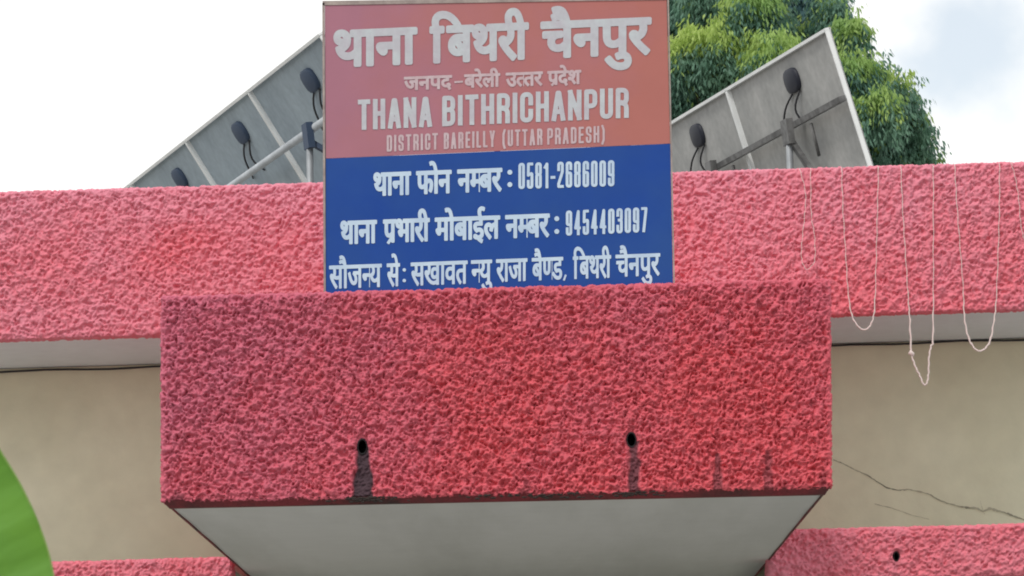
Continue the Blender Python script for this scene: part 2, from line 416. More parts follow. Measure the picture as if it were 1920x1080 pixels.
# ------------------------------------------------------------------ lettering
# outlines of the Devanagari letters: advance width, closed outlines (x, y thousandths)
GLYPH = {"थ":[369,[[318,316,318,0,271,0,271,103,231,84,215,80,197,77,177,76,146,79,118,88,94,104,74,125,58,152,48,185,80,194,106,204,124,217,137,232,144,249,146,268,145,286,140,300,133,312,123,320,112,325,98,326,89,325,81,323,75,319,70,314,67,307,65,299,71,282,86,271,112,265,107,225,84,229,65,237,48,247,36,261,29,278,26,298,29,318,36,334,47,347,62,356,80,361,99,363,114,362,129,359,144,353,157,345,169,335,179,322,187,307,191,290,193,269,190,243,183,220,170,200,153,184,131,170,105,157,114,145,124,135,134,127,147,121,162,118,180,117,199,118,216,122,231,128,245,137,259,146,271,158,271,316,224,316,224,357,377,357,377,316]]],"ा":[149,[[98,316,98,0,51,0,51,316,0,316,0,357,157,357,157,316]]],"न":[319,[[0,357,327,357,327,316,268,316,268,0,221,0,221,171,117,171,117,140,116,130,114,122,109,116,103,112,96,109,88,108,78,109,69,113,59,120,49,129,40,138,32,149,26,161,22,172,21,183,22,191,25,198,29,204,35,208,45,211,56,212,221,212,221,316,0,316]]],"ब":[328,[[336,316,277,316,277,0,230,0,230,95,193,76,177,71,159,69,138,68,118,69,98,73,81,80,65,89,52,100,41,113,33,129,28,146,26,164,30,195,42,220,61,240,87,255,117,264,152,267,172,266,194,264,212,261,209,221,183,225,154,227,132,225,210,129,230,147,230,316,0,316,0,357,336,357],[73,165,75,147,81,132,92,120,106,112,122,107,139,106,159,107,177,112,96,213,83,200,76,184]]],"ि":[229,[[51,316,0,316,0,357,46,357,35,384,30,416,34,444,45,468,64,488,88,503,118,512,153,515,205,510,253,495,296,471,336,438,372,399,404,353,356,353,320,396,283,430,244,454,204,468,163,473,138,471,117,466,100,456,87,444,79,428,77,410,78,399,79,389,82,380,95,357,157,357,157,316,98,316,98,0,51,0]]],"र":[235,[[227,24,196,-7,132,50,79,104,43,147,27,175,23,195,24,202,27,209,32,216,39,221,48,225,60,226,69,225,77,223,85,219,104,200,118,209,128,218,137,229,142,241,146,254,147,269,144,295,137,316,0,316,0,357,244,357,244,316,184,316,189,302,192,284,193,263,192,243,187,225,180,210,171,196,159,183,146,173,131,163,114,154,96,146,156,84]]],"ी":[149,[[-106,353,-121,392,-126,430,-124,453,-116,473,-102,491,-84,504,-62,512,-35,515,-13,513,6,507,22,498,37,485,50,468,62,447,73,422,83,392,94,357,157,357,157,316,98,316,98,0,51,0,51,316,0,316,0,357,50,357,39,394,28,423,16,445,3,461,-13,471,-33,474,-47,472,-59,468,-68,460,-74,449,-78,436,-80,421,-79,408,-77,397,-74,386,-60,353]]],"च":[364,[[373,316,313,316,313,0,267,0,267,95,231,76,217,72,200,69,182,68,154,71,130,79,109,92,94,111,84,133,81,158,82,169,84,179,88,189,93,198,99,206,106,213,22,212,22,253,190,253,211,253,223,253,219,213,201,213,180,211,162,206,147,198,136,188,129,174,127,157,129,142,134,130,144,120,155,113,168,109,182,108,200,109,217,113,231,120,244,129,256,139,267,149,267,316,0,316,0,357,373,357]]],"ै":[0,[[-103,353,-113,367,-122,378,-131,387,-140,393,-148,398,-157,401,-184,404,-207,400,-231,392,-246,431,-218,441,-187,444,-171,443,-155,439,-141,432,-129,422,-117,411,-107,397,-105,399,-128,445,-135,455,-143,462,-151,468,-160,472,-170,474,-182,475,-204,473,-222,467,-235,507,-219,511,-202,514,-183,515,-163,513,-145,508,-129,500,-114,488,-101,471,-88,450,-76,424,-65,391,-54,353]]],"प":[326,[[275,316,275,0,229,0,229,110,192,91,179,87,163,85,146,84,131,85,117,87,104,92,92,97,82,104,74,111,65,122,58,135,52,148,48,164,46,183,45,206,45,316,0,316,0,357,335,357,335,316],[229,316,92,316,92,212,94,175,99,152,109,138,120,131,134,126,151,125,166,126,180,129,194,136,207,143,218,152,229,161]]],"ु":[0,[[-142,-7,-122,0,-100,5,-78,6,-52,4,-29,-4,-11,-16,2,-32,10,-52,13,-74,10,-96,1,-115,-14,-132,-34,-144,-60,-151,-90,-154,-126,-151,-158,-142,-186,-128,-213,-108,-238,-85,-261,-57,-226,-33,-184,-78,-170,-89,-156,-98,-141,-104,-125,-109,-108,-112,-90,-113,-56,-108,-36,-94,-29,-70,-31,-59,-36,-49,-43,-42,-53,-37,-64,-34,-75,-33,-103,-36,-128,-45]]],"ज":[426,[[375,316,375,0,329,0,329,213,250,213,217,214,230,202,241,189,250,174,257,158,262,142,263,125,262,109,258,94,251,81,243,70,232,61,220,55,207,50,193,47,178,46,158,48,139,54,120,63,102,78,84,97,67,121,50,152,34,188,18,230,59,245,76,197,95,159,114,128,133,106,154,92,176,88,187,89,197,92,206,98,212,106,216,117,218,130,216,147,210,163,200,178,188,192,173,205,157,217,173,253,329,253,329,316,0,316,0,357,435,357,435,316]]],"द":[299,[[237,-33,214,6,196,42,182,40,165,39,116,45,100,50,86,56,72,65,59,75,48,87,39,101,32,117,28,136,26,156,27,172,30,187,35,200,42,211,50,221,59,230,72,240,88,248,105,254,124,259,145,261,167,262,169,262,169,316,0,316,0,357,307,357,307,316,216,316,216,221,188,221,134,217,121,214,110,210,99,204,92,198,85,190,80,182,76,173,73,162,72,150,75,131,82,115,95,100,113,89,136,83,165,80,172,80,179,81,176,101,177,113,181,123,188,130,196,134,205,137,214,138,229,136,242,132,252,124,259,114,263,104,265,93,264,82,261,72,256,65,250,58,243,53,235,49,252,21,276,-14]]],"े":[0,[[-97,353,-121,425,-129,440,-138,453,-147,462,-157,468,-168,472,-181,473,-203,470,-221,465,-235,507,-219,511,-202,514,-183,515,-163,513,-145,508,-129,500,-114,488,-101,471,-88,450,-76,424,-65,391,-54,353]]],"ल":[389,[[0,316,0,357,398,357,398,316,338,316,338,0,292,0,292,204,284,204,274,204,265,201,256,198,246,192,237,183,228,173,220,159,212,141,204,119,160,133,165,150,171,166,179,180,151,196,141,200,131,202,120,203,106,201,94,197,85,190,78,180,74,169,72,156,74,141,78,127,85,114,94,101,106,87,121,73,177,23,146,-7,86,48,68,65,54,83,42,101,33,119,28,138,26,158,27,177,32,194,40,208,50,219,62,229,75,236,89,241,103,244,117,245,134,244,149,241,163,236,177,230,190,222,203,213,227,230,255,241,287,245,292,245,292,316]]],"उ":[315,[[0,357,323,357,323,316,260,316,270,301,277,284,279,267,274,235,258,209,233,188,247,175,259,161,270,146,279,128,285,109,287,87,285,69,281,53,274,39,264,27,252,17,238,10,223,4,206,1,188,0,167,2,146,8,126,18,107,32,88,51,69,75,51,104,34,139,17,180,57,194,69,165,80,139,93,115,106,94,120,76,135,62,150,51,167,45,184,43,199,44,212,47,223,53,231,62,236,75,238,92,236,107,232,122,225,135,215,148,203,161,189,173,152,169,149,209,175,211,196,216,212,224,223,235,230,249,232,266,231,277,228,287,223,296,217,304,210,311,202,316,0,316]]],"त":[327,[[276,316,276,0,230,0,230,188,167,188,115,185,104,182,94,177,86,172,78,163,74,151,72,136,75,118,82,99,94,82,110,64,131,44,156,23,125,-7,76,39,61,55,49,70,39,87,32,104,27,121,26,139,27,152,29,164,34,175,39,185,46,194,53,202,65,210,79,217,94,223,111,226,132,228,156,229,230,229,230,316,0,316,0,357,335,357,335,316]]],"श":[391,[[70,109,57,110,46,113,36,119,29,126,24,135,23,146,24,157,28,165,33,172,41,177,50,179,60,180,81,176,110,159,128,166,143,178,157,192,167,210,173,231,175,254,173,274,168,292,158,306,146,317,131,323,114,325,103,324,95,322,88,317,83,312,80,305,79,296,85,278,90,271,97,266,107,261,119,257,135,254,155,253,145,213,112,217,85,226,65,240,50,257,41,276,38,297,40,315,47,331,58,345,74,355,94,361,117,363,135,362,152,358,168,351,182,341,195,329,206,314,214,296,219,276,221,253,218,227,212,203,201,179,186,159,168,141,146,127,196,77,238,25,201,-1,148,67,103,111],[339,316,339,0,293,0,293,316,242,316,242,357,399,357,399,316]]],"फ":[443,[[264,316,264,200,274,209,284,216,295,222,307,226,319,228,332,229,355,227,376,219,393,205,406,187,414,164,416,137,415,119,413,101,408,81,401,61,391,42,379,22,338,46,347,59,355,73,361,88,366,104,369,120,370,136,369,153,365,166,359,176,350,184,340,188,327,190,307,185,286,171,264,148,264,0,218,0,218,111,186,92,173,87,158,85,142,84,128,85,114,88,101,92,90,98,80,105,72,113,63,125,56,137,51,150,48,165,46,183,45,203,45,316,0,316,0,357,451,357,451,316],[92,316,92,207,95,161,98,153,103,145,108,138,117,131,128,126,142,125,158,126,172,129,184,134,196,142,207,150,218,160,218,316]]],"ो":[149,[[98,316,98,0,51,0,51,316,0,316,0,357,157,357,157,316],[52,353,28,425,20,440,11,453,2,462,-8,468,-20,472,-32,473,-55,470,-72,465,-86,507,-70,511,-53,514,-34,515,-14,513,4,508,20,500,34,488,48,471,61,450,72,424,84,391,95,353]]],"म":[343,[[292,316,292,0,246,0,246,144,119,144,119,122,118,111,115,102,111,95,105,90,98,88,91,87,84,88,76,90,68,94,46,112,29,136,22,160,23,166,26,172,30,177,37,181,46,184,57,184,72,184,72,316,0,316,0,357,352,357,352,316],[246,316,119,316,119,184,246,184]]],"भ":[404,[[100,363,114,362,126,360,138,357,148,352,158,345,167,337,174,328,179,318,184,306,188,291,190,273,191,251,191,184,306,184,306,316,231,316,231,357,412,357,412,316,353,316,353,0,306,0,306,144,191,144,191,122,190,111,187,102,182,95,176,90,170,88,163,87,155,88,147,90,140,94,117,112,101,136,94,160,95,166,98,172,102,177,108,181,117,184,129,184,145,184,145,245,142,286,133,309,124,319,112,324,97,326,88,325,80,323,74,319,69,313,66,307,65,299,67,289,71,281,79,275,90,270,106,266,125,264,121,223,94,227,71,234,52,244,38,258,29,276,26,299,29,319,36,336,48,348,64,356,81,361]]],"ई":[282,[[156,128,122,123,92,113,75,125,60,137,47,151,37,166,31,183,29,202,29,212,31,222,34,230,50,249,59,255,70,259,81,263,127,267,180,267,180,316,0,316,0,357,290,357,290,316,227,316,227,226,121,226,96,225,83,219,78,214,76,207,75,199,76,191,78,183,83,176,100,159,118,165,137,168,158,169,185,166,208,159,229,147,244,131,254,112,257,88,254,65,246,46,233,30,215,17,193,8,166,2,201,-11,238,-23,219,-63,157,-32,101,1,80,2,62,6,47,11,36,17,30,26,28,37,28,45,31,52,35,58,41,63,49,66,58,67,82,61,111,40,126,39,151,40,171,44,188,51,200,60,208,73,210,88,209,100,204,109,196,117,185,123,172,126],[168,353,148,395,143,410,141,424,140,438,142,461,151,480,165,495,184,506,205,513,229,515,262,511,289,501,277,463,256,472,233,475,219,474,207,469,198,462,191,453,187,442,186,429,186,417,189,404,193,392,215,353]]],"स":[388,[[337,316,337,0,291,0,291,153,257,146,218,144,167,148,122,159,96,145,151,84,218,24,187,-7,127,50,76,104,42,147,26,175,23,195,24,202,27,209,32,216,39,221,48,225,60,226,69,225,77,223,85,219,104,201,111,209,117,218,120,229,125,263,122,294,115,316,0,316,0,357,397,357,397,316],[212,185,253,187,291,195,291,316,161,316,168,294,171,263,171,248,169,234,166,221,162,210,157,200,150,191,171,188,191,186]]],"ौ":[149,[[98,316,98,0,51,0,51,316,0,316,0,357,157,357,157,316],[46,353,36,367,26,378,18,387,9,393,1,398,-8,401,-35,404,-59,400,-82,392,-97,431,-70,441,-38,444,-22,443,-7,439,7,432,20,422,31,411,41,397,44,399,21,445,14,455,6,462,-2,468,-11,472,-21,474,-33,475,-56,473,-73,467,-86,507,-70,511,-53,514,-34,515,-14,513,4,508,20,500,34,488,48,471,61,450,72,424,84,391,95,353]]],"य":[333,[[342,357,342,316,282,316,282,0,235,0,235,103,197,84,181,80,164,77,145,76,113,80,85,91,62,111,43,136,30,167,22,203,44,208,61,215,75,224,84,234,90,247,92,262,91,273,89,283,85,292,71,316,0,316,0,357],[74,173,82,156,92,142,103,131,116,123,131,118,149,117,167,118,184,122,199,129,212,137,225,147,235,157,235,316,121,316,130,296,136,276,138,256,131,219,110,191]]],"ख":[470,[[419,316,419,0,372,0,372,26,358,19,344,14,328,9,280,4,240,7,200,18,162,35,124,60,86,94,49,137,28,170,23,194,24,202,27,209,32,216,39,221,48,225,60,226,69,225,77,223,85,219,104,201,111,209,117,218,120,229,125,263,123,291,115,316,0,316,0,357,478,357,478,316],[307,133,320,134,332,137,343,142,372,161,372,316,161,316,167,301,170,283,171,263,169,234,162,209,151,188,136,171,117,157,95,145,123,116,151,91,180,71,211,57,245,48,281,45,329,51,343,56,358,62,372,70,372,114,341,100,328,97,314,95,299,94,282,95,266,99,251,105,237,114,226,124,217,137,210,151,206,166,204,183,208,209,217,231,232,248,252,261,277,269,305,272,330,270,354,266,350,226,331,230,310,232,293,231,279,226,267,219,258,210,253,197,251,182,253,166,258,154,267,145,278,138,292,135]]],"व":[319,[[328,316,268,316,268,0,222,0,222,95,186,76,170,71,153,69,134,68,114,69,96,73,79,80,64,89,51,100,40,113,33,129,28,146,26,164,30,195,41,220,59,240,84,255,113,264,146,267,165,266,187,264,203,261,200,219,176,223,149,225,127,223,108,218,93,209,82,197,75,183,73,165,75,147,81,133,91,122,104,114,119,110,135,108,154,109,171,114,186,121,200,130,212,139,222,149,222,316,0,316,0,357,328,357]]],"ण":[415,[[364,316,364,0,318,0,318,316,241,316,241,184,236,144,233,133,228,123,221,114,212,105,202,98,190,92,177,87,161,85,144,84,112,88,85,99,65,118,59,127,55,138,51,151,48,166,46,183,45,202,45,316,0,316,0,357,423,357,423,316],[143,125,161,127,175,133,184,143,193,165,195,203,195,316,92,316,92,203,94,167,102,144,118,130,125,127,133,125]]],"ड":[331,[[206,128,172,123,142,113,125,125,110,137,97,151,87,166,81,183,79,202,79,212,81,222,84,230,100,249,109,255,120,259,131,263,177,267,230,267,230,316,0,316,0,357,340,357,340,316,277,316,277,226,171,226,146,225,133,219,128,214,126,207,125,199,126,191,128,183,133,176,150,159,168,165,187,168,208,169,235,166,258,159,279,147,294,131,304,112,307,88,304,64,294,43,279,25,257,11,228,3,194,0,157,3,124,11,93,25,64,44,38,66,14,91,49,119,71,95,94,76,116,61,140,51,166,45,194,43,231,47,253,62,260,87,259,100,254,110,246,117,235,123,222,126]]]}

def poly_sdf(polys, X, Y):
    d2 = np.full(X.shape, 1e12); ins = np.zeros(X.shape, dtype=bool)
    for p in polys:
        n = len(p)
        for i in range(n):
            ax, ay = p[i]; bx, by = p[(i + 1) % n]
            ex, ey = bx - ax, by - ay
            L = ex * ex + ey * ey
            if L < 1e-9: continue
            t = np.clip(((X - ax) * ex + (Y - ay) * ey) / L, 0, 1)
            d2 = np.minimum(d2, (X - ax - t * ex) ** 2 + (Y - ay - t * ey) ** 2)
            if ay != by:
                ins ^= ((ay > Y) != (by > Y)) & (X < (bx - ax) * (Y - ay) / (by - ay) + ax)
    d = np.sqrt(d2)
    return np.where(ins, -d, d)

def stroke_sdf(p, w, X, Y):
    """distance to a stroke with square ends and round bends"""
    out = np.full(X.shape, 1e6)
    n = len(p)
    closed = n > 2 and abs(p[0][0] - p[-1][0]) + abs(p[0][1] - p[-1][1]) < 1e-6
    for i in range(n - 1):
        ax, ay = p[i]; bx, by = p[i + 1]
        L = math.hypot(bx - ax, by - ay)
        if L < 1e-6: continue
        ux, uy = (bx - ax) / L, (by - ay) / L
        s = (X - ax) * ux + (Y - ay) * uy
        t = np.abs((X - ax) * -uy + (Y - ay) * ux) - w / 2
        e0 = -s; e1 = s - L
        out = np.minimum(out, np.maximum(np.maximum(e0, e1), t))
        if i > 0 or closed:
            out = np.minimum(out, np.hypot(X - ax, Y - ay) - w / 2)
    return out

def rounded(pts, asp):
    """pts may be (x, y) or (x, y, 1) for a rounded corner; asp = width/height of the letter"""
    n = len(pts); res = []
    closed = pts[0][:2] == pts[-1][:2]
    for i, p in enumerate(pts):
        if len(p) == 3 and 0 < i < n - 1:
            a, c = pts[i - 1], pts[i + 1]
            r = 0.5
            rx = min(abs(a[0] - p[0]), abs(c[0] - p[0]), 9) if 0 else None
            def toward(q):
                dx, dy = (q[0] - p[0]) * asp, q[1] - p[1]
                L = math.hypot(dx, dy)
                k = min(0.5, 0.5 * asp * 1.05 / L) if L else 0
                return (p[0] + (q[0] - p[0]) * k, p[1] + (q[1] - p[1]) * k)
            s, e = toward(a), toward(c)
            for j in range(6):
                t = j / 5
                res.append((s[0] * (1 - t) ** 2 + 2 * p[0] * t * (1 - t) + e[0] * t * t,
                            s[1] * (1 - t) ** 2 + 2 * p[1] * t * (1 - t) + e[1] * t * t))
        else:
            res.append((p[0], p[1]))
    return res

LAT = {  # condensed capitals and figures as centre lines in a unit box, with a relative width
    'T': (1, [[(0, 1), (1, 1)], [(.5, 1), (.5, 0)]]),
    'H': (1, [[(0, 0), (0, 1)], [(1, 0), (1, 1)], [(0, .52), (1, .52)]]),
    'A': (1.08, [[(0, 0), (.44, 1), (.56, 1), (1, 0)], [(.2, .27), (.8, .27)]]),
    'N': (1.05, [[(0, 0), (0, 1)], [(0, 1), (1, 0)], [(1, 0), (1, 1)]]),
    'B': (1, [[(0, 0), (0, 1), (1, 1, 1), (1, .54, 1), (0, .54)], [(0, .54), (1, .54, 1), (1, 0, 1), (0, 0)]]),
    'I': (0, [[(.5, 0), (.5, 1)]]),
    'R': (1, [[(0, 0), (0, 1), (1, 1, 1), (1, .5, 1), (0, .5)], [(.5, .5), (1, .42, 1), (1, 0)]]),
    'C': (1, [[(1, .66), (1, 1, 1), (0, 1, 1), (0, 0, 1), (1, 0, 1), (1, .34)]]),
    'P': (1, [[(0, 0), (0, 1), (1, 1, 1), (1, .44, 1), (0, .44)]]),
    'U': (1, [[(0, 1), (0, 0, 1), (1, 0, 1), (1, 1)]]),
    'D': (1, [[(0, 0), (0, 1), (1, 1, 1), (1, 0, 1), (0, 0)]]),
    'S': (1, [[(1, .72), (1, 1, 1), (0, 1, 1), (0, .56, 1), (1, .46, 1), (1, 0, 1), (0, 0, 1), (0, .28)]]),
    'E': (.85, [[(1, 1), (0, 1), (0, 0), (1, 0)], [(0, .52), (.85, .52)]]),
    'L': (.8, [[(0, 1), (0, 0), (1, 0)]]),
    'Y': (1.05, [[(0, 1), (.5, .42), (1, 1)], [(.5, .42), (.5, 0)]]),
    '(': (.35, [[(1, 1.06), (0, .8, 1), (0, .1, 1), (1, -.16)]]),
    ')': (.35, [[(0, 1.06), (1, .8, 1), (1, .1, 1), (0, -.16)]]),
    '0': (1, [[(0, .5), (0, 1, 1), (1, 1, 1), (1, 0, 1), (0, 0, 1), (0, .5)]]),
    '1': (.55, [[(0, .84), (.9, .98), (.9, 0)]]),
    '2': (1, [[(0, .72), (0, 1, 1), (1, 1, 1), (1, .62, 1), (0, .12), (0, 0), (1, 0)]]),
    '3': (1, [[(0, .75), (0, 1, 1), (1, 1, 1), (1, .53, 1), (.4, .53)], [(.4, .53), (1, .53, 1), (1, 0, 1), (0, 0, 1), (0, .26)]]),
    '4': (1.1, [[(.72, 0), (.72, 1), (0, .26), (1, .26)]]),
    '5': (1, [[(.95, 1), (.05, 1), (0, .52), (1, .62, 1), (1, 0, 1), (0, 0, 1), (0, .26)]]),
    '6': (1, [[(1, .75), (1, 1, 1), (0, 1, 1), (0, 0, 1), (1, 0, 1), (1, .58, 1), (0, .56)]]),
    '7': (1, [[(0, 1), (1, 1), (.35, 0)]]),
    '8': (1, [[(0, .78), (0, 1, 1), (1, 1, 1), (1, .54, 1), (0, .54, 1), (0, .78)],
              [(0, .27), (0, .54, 1), (1, .54, 1), (1, 0, 1), (0, 0, 1), (0, .27)]]),
    '9': (1, [[(0, .25), (0, 0, 1), (1, 0, 1), (1, 1, 1), (0, 1, 1), (0, .42, 1), (1, .44)]]),
    '-': (.55, [[(0, .4), (1, .4)]]),
}

def stem(ch):
    """left and right side of a letter's last upright, read from its foot"""
    xs = sorted({pl[i] for pl in GLYPH[ch][1] for i in range(0, len(pl), 2) if -3 < pl[i + 1] < 3})
    return xs[-2], xs[-1]

class Sheet:
    """distance field of one line of lettering, in photograph pixels; y axis down"""
    def __init__(s, x0, y0, x1, y1, res=0.5):
        s.x0, s.y0, s.res = x0, y0, res
        s.nx = int((x1 - x0) / res) + 1; s.ny = int((y1 - y0) / res) + 1
        s.f = np.full((s.ny, s.nx), 1e3)
    def window(s, xa, ya, xb, yb):
        i0 = max(int((xa - s.x0) / s.res), 0); i1 = min(int((xb - s.x0) / s.res) + 2, s.nx)
        j0 = max(int((ya - s.y0) / s.res), 0); j1 = min(int((yb - s.y0) / s.res) + 2, s.ny)
        X, Y = np.meshgrid(s.x0 + np.arange(i0, i1) * s.res, s.y0 + np.arange(j0, j1) * s.res)
        return (slice(j0, j1), slice(i0, i1)), X, Y
    def deva(s, toks, x0, x1, head, h, fat, top=None):
        """toks: letters; 'X/' = half form, 'X*' = with the slanting foot stroke; head(x) = y of the head line"""
        # lay out in glyph units
        pen = 0.0; items = []
        for t in toks:
            ch = t[0]; adv, polys = GLYPH[ch]
            clip = None
            if '/' in t:
                clip = stem(ch)[0] + (6 if ch != 'ण' else 0); a2 = clip - 8
            elif ch in 'ाीोौ' or adv == 0 or ch == 'ि':
                a2 = adv
            else:
                a2 = adv
            items.append((ch, pen, clip, '*' in t, polys, adv))
            pen += a2
        lo, hi = 1e9, -1e9
        for ch, p, clip, foot, polys, adv in items:
            for pl in polys:
                xs = pl[0::2]
                lo = min(lo, min(xs) + p); hi = max(hi, (min(max(xs), clip) if clip else max(xs)) + p)
        sx = (x1 - x0 - 2 * fat) / (hi - lo); sy = (h - fat * 1.3) / 357.0
        def mp(x, y):
            X = x0 + fat + (x - lo) * sx
            return X, head(X) + fat * 0.65 + (357 - y) * sy
        for ch, p, clip, foot, polys, adv in items:
            pp = [[mp(pl[i] + p, pl[i + 1]) for i in range(0, len(pl), 2)] for pl in polys]
            xs = [q[0] for pl in pp for q in pl]; ys = [q[1] for pl in pp for q in pl]
            m = fat + 3
            sl, X, Y = s.window(min(xs) - m, min(ys) - m, max(xs) + m, max(ys) + m)
            d = poly_sdf(pp, X, Y) - fat
            if clip:
                d = np.maximum(d, X - mp(clip + p, 0)[0])
            s.f[sl] = np.minimum(s.f[sl], d)
            if foot:
                sx0 = stem(ch)[0]; a = mp(p + sx0 + 14, 92); b = mp(p + sx0 - 118, -28)
                sl, X, Y = s.window(b[0] - 8, a[1] - 8, a[0] + 8, b[1] + 8)
                s.f[sl] = np.minimum(s.f[sl], stroke_sdf([a, b], 2 * fat + 30 * sx, X, Y))
    def latin(s, txt, x0, x1, head, h, w, gap=None):
        gap = w * 0.55 if gap is None else gap
        n = len(txt)
        rel = sum(LAT[c][0] for c in txt)
        unit = (x1 - x0 - gap * (n - 1) - n * w) / rel     # centre-line width of a width-1 letter
        pen = x0
        for c in txt:
            r, strokes = LAT[c]
            cw = r * unit
            for st in strokes:
                st = rounded(st, cw / max(h - w, 1) if cw else 1)
                pts = []
                for (x, y) in st:
                    X = pen + w / 2 + x * cw
                    pts.append((X, head(X) + h - w / 2 - y * (h - w)))
                # stems reach the top and foot lines
                ex = []
                for i, q in enumerate(pts):
                    if (i == 0 or i == len(pts) - 1) and pts[0] != pts[-1]:
                        o = pts[1] if i == 0 else pts[-2]
                        L = math.hypot(q[0] - o[0], q[1] - o[1]) or 1
                        q = (q[0] + (q[0] - o[0]) / L * w / 2, q[1] + (q[1] - o[1]) / L * w / 2)
                    ex.append(q)
                xs = [q[0] for q in ex]; ys = [q[1] for q in ex]
                sl, X, Y = s.window(min(xs) - w, min(ys) - w, max(xs) + w, max(ys) + w)
                s.f[sl] = np.minimum(s.f[sl], stroke_sdf(ex, w, X, Y))
            pen += cw + w + gap
    def dot(s, x, y, r):
        sl, X, Y = s.window(x - r - 3, y - r - 3, x + r + 3, y + r + 3)
        s.f[sl] = np.minimum(s.f[sl], np.hypot(X - x, Y - y) - r)
    def stroke(s, pts, w):
        xs = [q[0] for q in pts]; ys = [q[1] for q in pts]
        sl, X, Y = s.window(min(xs) - w, min(ys) - w, max(xs) + w, max(ys) + w)
        s.f[sl] = np.minimum(s.f[sl], stroke_sdf(pts, w, X, Y))
    def mesh(s, name, D, clip_y=None):
        """outline at distance 0 as a flat sheet: full cells joined into runs, edge cells cut"""
        f = s.f; ins = f < 0
        if clip_y is not None:
            pass
        ver, fac = [], []
        x = lambda i: s.x0 + i * s.res
        y = lambda j: s.y0 + j * s.res
        full = ins[:-1, :-1] & ins[1:, :-1] & ins[:-1, 1:] & ins[1:, 1:]
        anyin = ins[:-1, :-1] | ins[1:, :-1] | ins[:-1, 1:] | ins[1:, 1:]
        def poly(pts):
            o = len(ver)
            ver.extend(pts); fac.append(tuple(range(o, o + len(pts))))
        for j in range(f.shape[0] - 1):
            row = full[j]
            if row.any():
                dlt = np.diff(np.concatenate([[0], row.astype(np.int8), [0]]))
                for a, b in zip(np.where(dlt == 1)[0], np.where(dlt == -1)[0]):
                    poly([(x(a), y(j)), (x(b), y(j)), (x(b), y(j + 1)), (x(a), y(j + 1))])
        js, is_ = np.where(anyin & ~full)
        for j, i in zip(js, is_):
            c = [(i, j), (i + 1, j), (i + 1, j + 1), (i, j + 1)]
            val = [f[b, a] for a, b in c]
            pts = []
            for k in range(4):
                a, b = c[k], c[(k + 1) % 4]; va, vb = val[k], val[(k + 1) % 4]
                if va < 0: pts.append((x(a[0]), y(a[1])))
                if (va < 0) != (vb < 0):
                    t = va / (va - vb)
                    pts.append((x(a[0] + (b[0] - a[0]) * t), y(a[1] + (b[1] - a[1]) * t)))
            if len(pts) >= 3: poly(pts)
        V = [P(a, b, D) for a, b in ver]
        me = bpy.data.meshes.new(name)
        me.from_pydata(V, [], fac)
        me.update()
        return me

# ------------------------------------------------------------------ materials
M = {}
M['stucco_front'] = mat('red plaster paint', (0.62, 0.105, 0.128), 0.85, fine=0.25, fine_scale=38, spec=0.25)
add_tint(M['stucco_front'], (0.55, 0.14, 0.205), 'mauve_mix')
add_tint(M['stucco_front'], (0.055, 0.040, 0.050))
M['stucco_back'] = mat('pale red plaster paint', (0.72, 0.16, 0.195), 0.88, fine=0.20, fine_scale=34, spec=0.2)  # paler red than the canopy front
add_tint(M['stucco_back'], (0.71, 0.26, 0.335), 'mauve_mix')
add_tint(M['stucco_back'], (0.10, 0.06, 0.07))
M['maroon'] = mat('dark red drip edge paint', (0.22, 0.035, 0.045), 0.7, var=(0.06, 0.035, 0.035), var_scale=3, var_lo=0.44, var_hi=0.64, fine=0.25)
M['white_soffit'] = mat('dusty white soffit paint', (0.72, 0.74, 0.75), 0.85, var=(0.62, 0.64, 0.64), var_scale=1.7, var_lo=0.4, var_hi=0.6, fine=0.02, fine_scale=6, stretch=(1, .12, 1))
M['mauve_soffit'] = mat('greyish soffit paint', (0.69, 0.74, 0.80), 0.85, var=(0.62, 0.66, 0.71), var_scale=1.2, fine=0.03, fine_scale=10, bump=0.25, bump_scale=24, stretch=(1, .3, 1))
M['beige'] = mat('cream wall paint', (0.78, 0.775, 0.60), 0.88, var=(0.71, 0.70, 0.53), var_scale=1.3, fine=0.05, fine_scale=7, bump=0.35, bump_scale=14)
M['crack'] = mat('dark crack', (0.19, 0.19, 0.15), 0.9, var=(0.46, 0.44, 0.34), var_scale=5, var_lo=0.42, var_hi=0.6)
M['pvc'] = mat('dark drain pipe', (0.02, 0.018, 0.02), 0.6)  # near black, so the shade inside the hole is in the colour
M['thin_tube'] = mat('black cable', (0.035, 0.035, 0.04), 0.5)
M['concrete'] = mat('roof concrete', (0.30, 0.29, 0.27), 0.9, var=(0.22, 0.21, 0.2), var_scale=1.5, fine=0.1)
M['ground'] = mat('dusty paved yard', (0.31, 0.30, 0.275), 0.95, var=(0.24, 0.23, 0.21), var_scale=0.4, fine=0.15, fine_scale=8)
M['sign_red'] = mat('orange red and mauve sign print', (0.42, 0.145, 0.125), 0.55, var=(0.37, 0.155, 0.21), var_scale=1.1, var_lo=0.38, var_hi=0.6, fine=0.04, fine_scale=5, spec=0.3, bump=0.06, bump_scale=2.5)
M['sign_blue'] = mat('blue sign print', (0.009, 0.056, 0.29), 0.5, var=(0.018, 0.072, 0.28), var_scale=2.0, fine=0.05, fine_scale=5, spec=0.2, bump=0.06, bump_scale=2.5)
M['letter_top'] = mat('chalky white lettering', (0.50, 0.54, 0.57), 0.6, var=(0.46, 0.44, 0.49), var_scale=9, fine=0.06, fine_scale=40)
M['letter_thin'] = mat('pinkish worn lettering', (0.54, 0.44, 0.47), 0.6, var=(0.50, 0.36, 0.39), var_scale=22, fine=0.08, fine_scale=60)
M['letter_blue'] = mat('pale blue white lettering', (0.56, 0.68, 0.80), 0.5, var=(0.44, 0.56, 0.72), var_scale=10, fine=0.05, fine_scale=40)
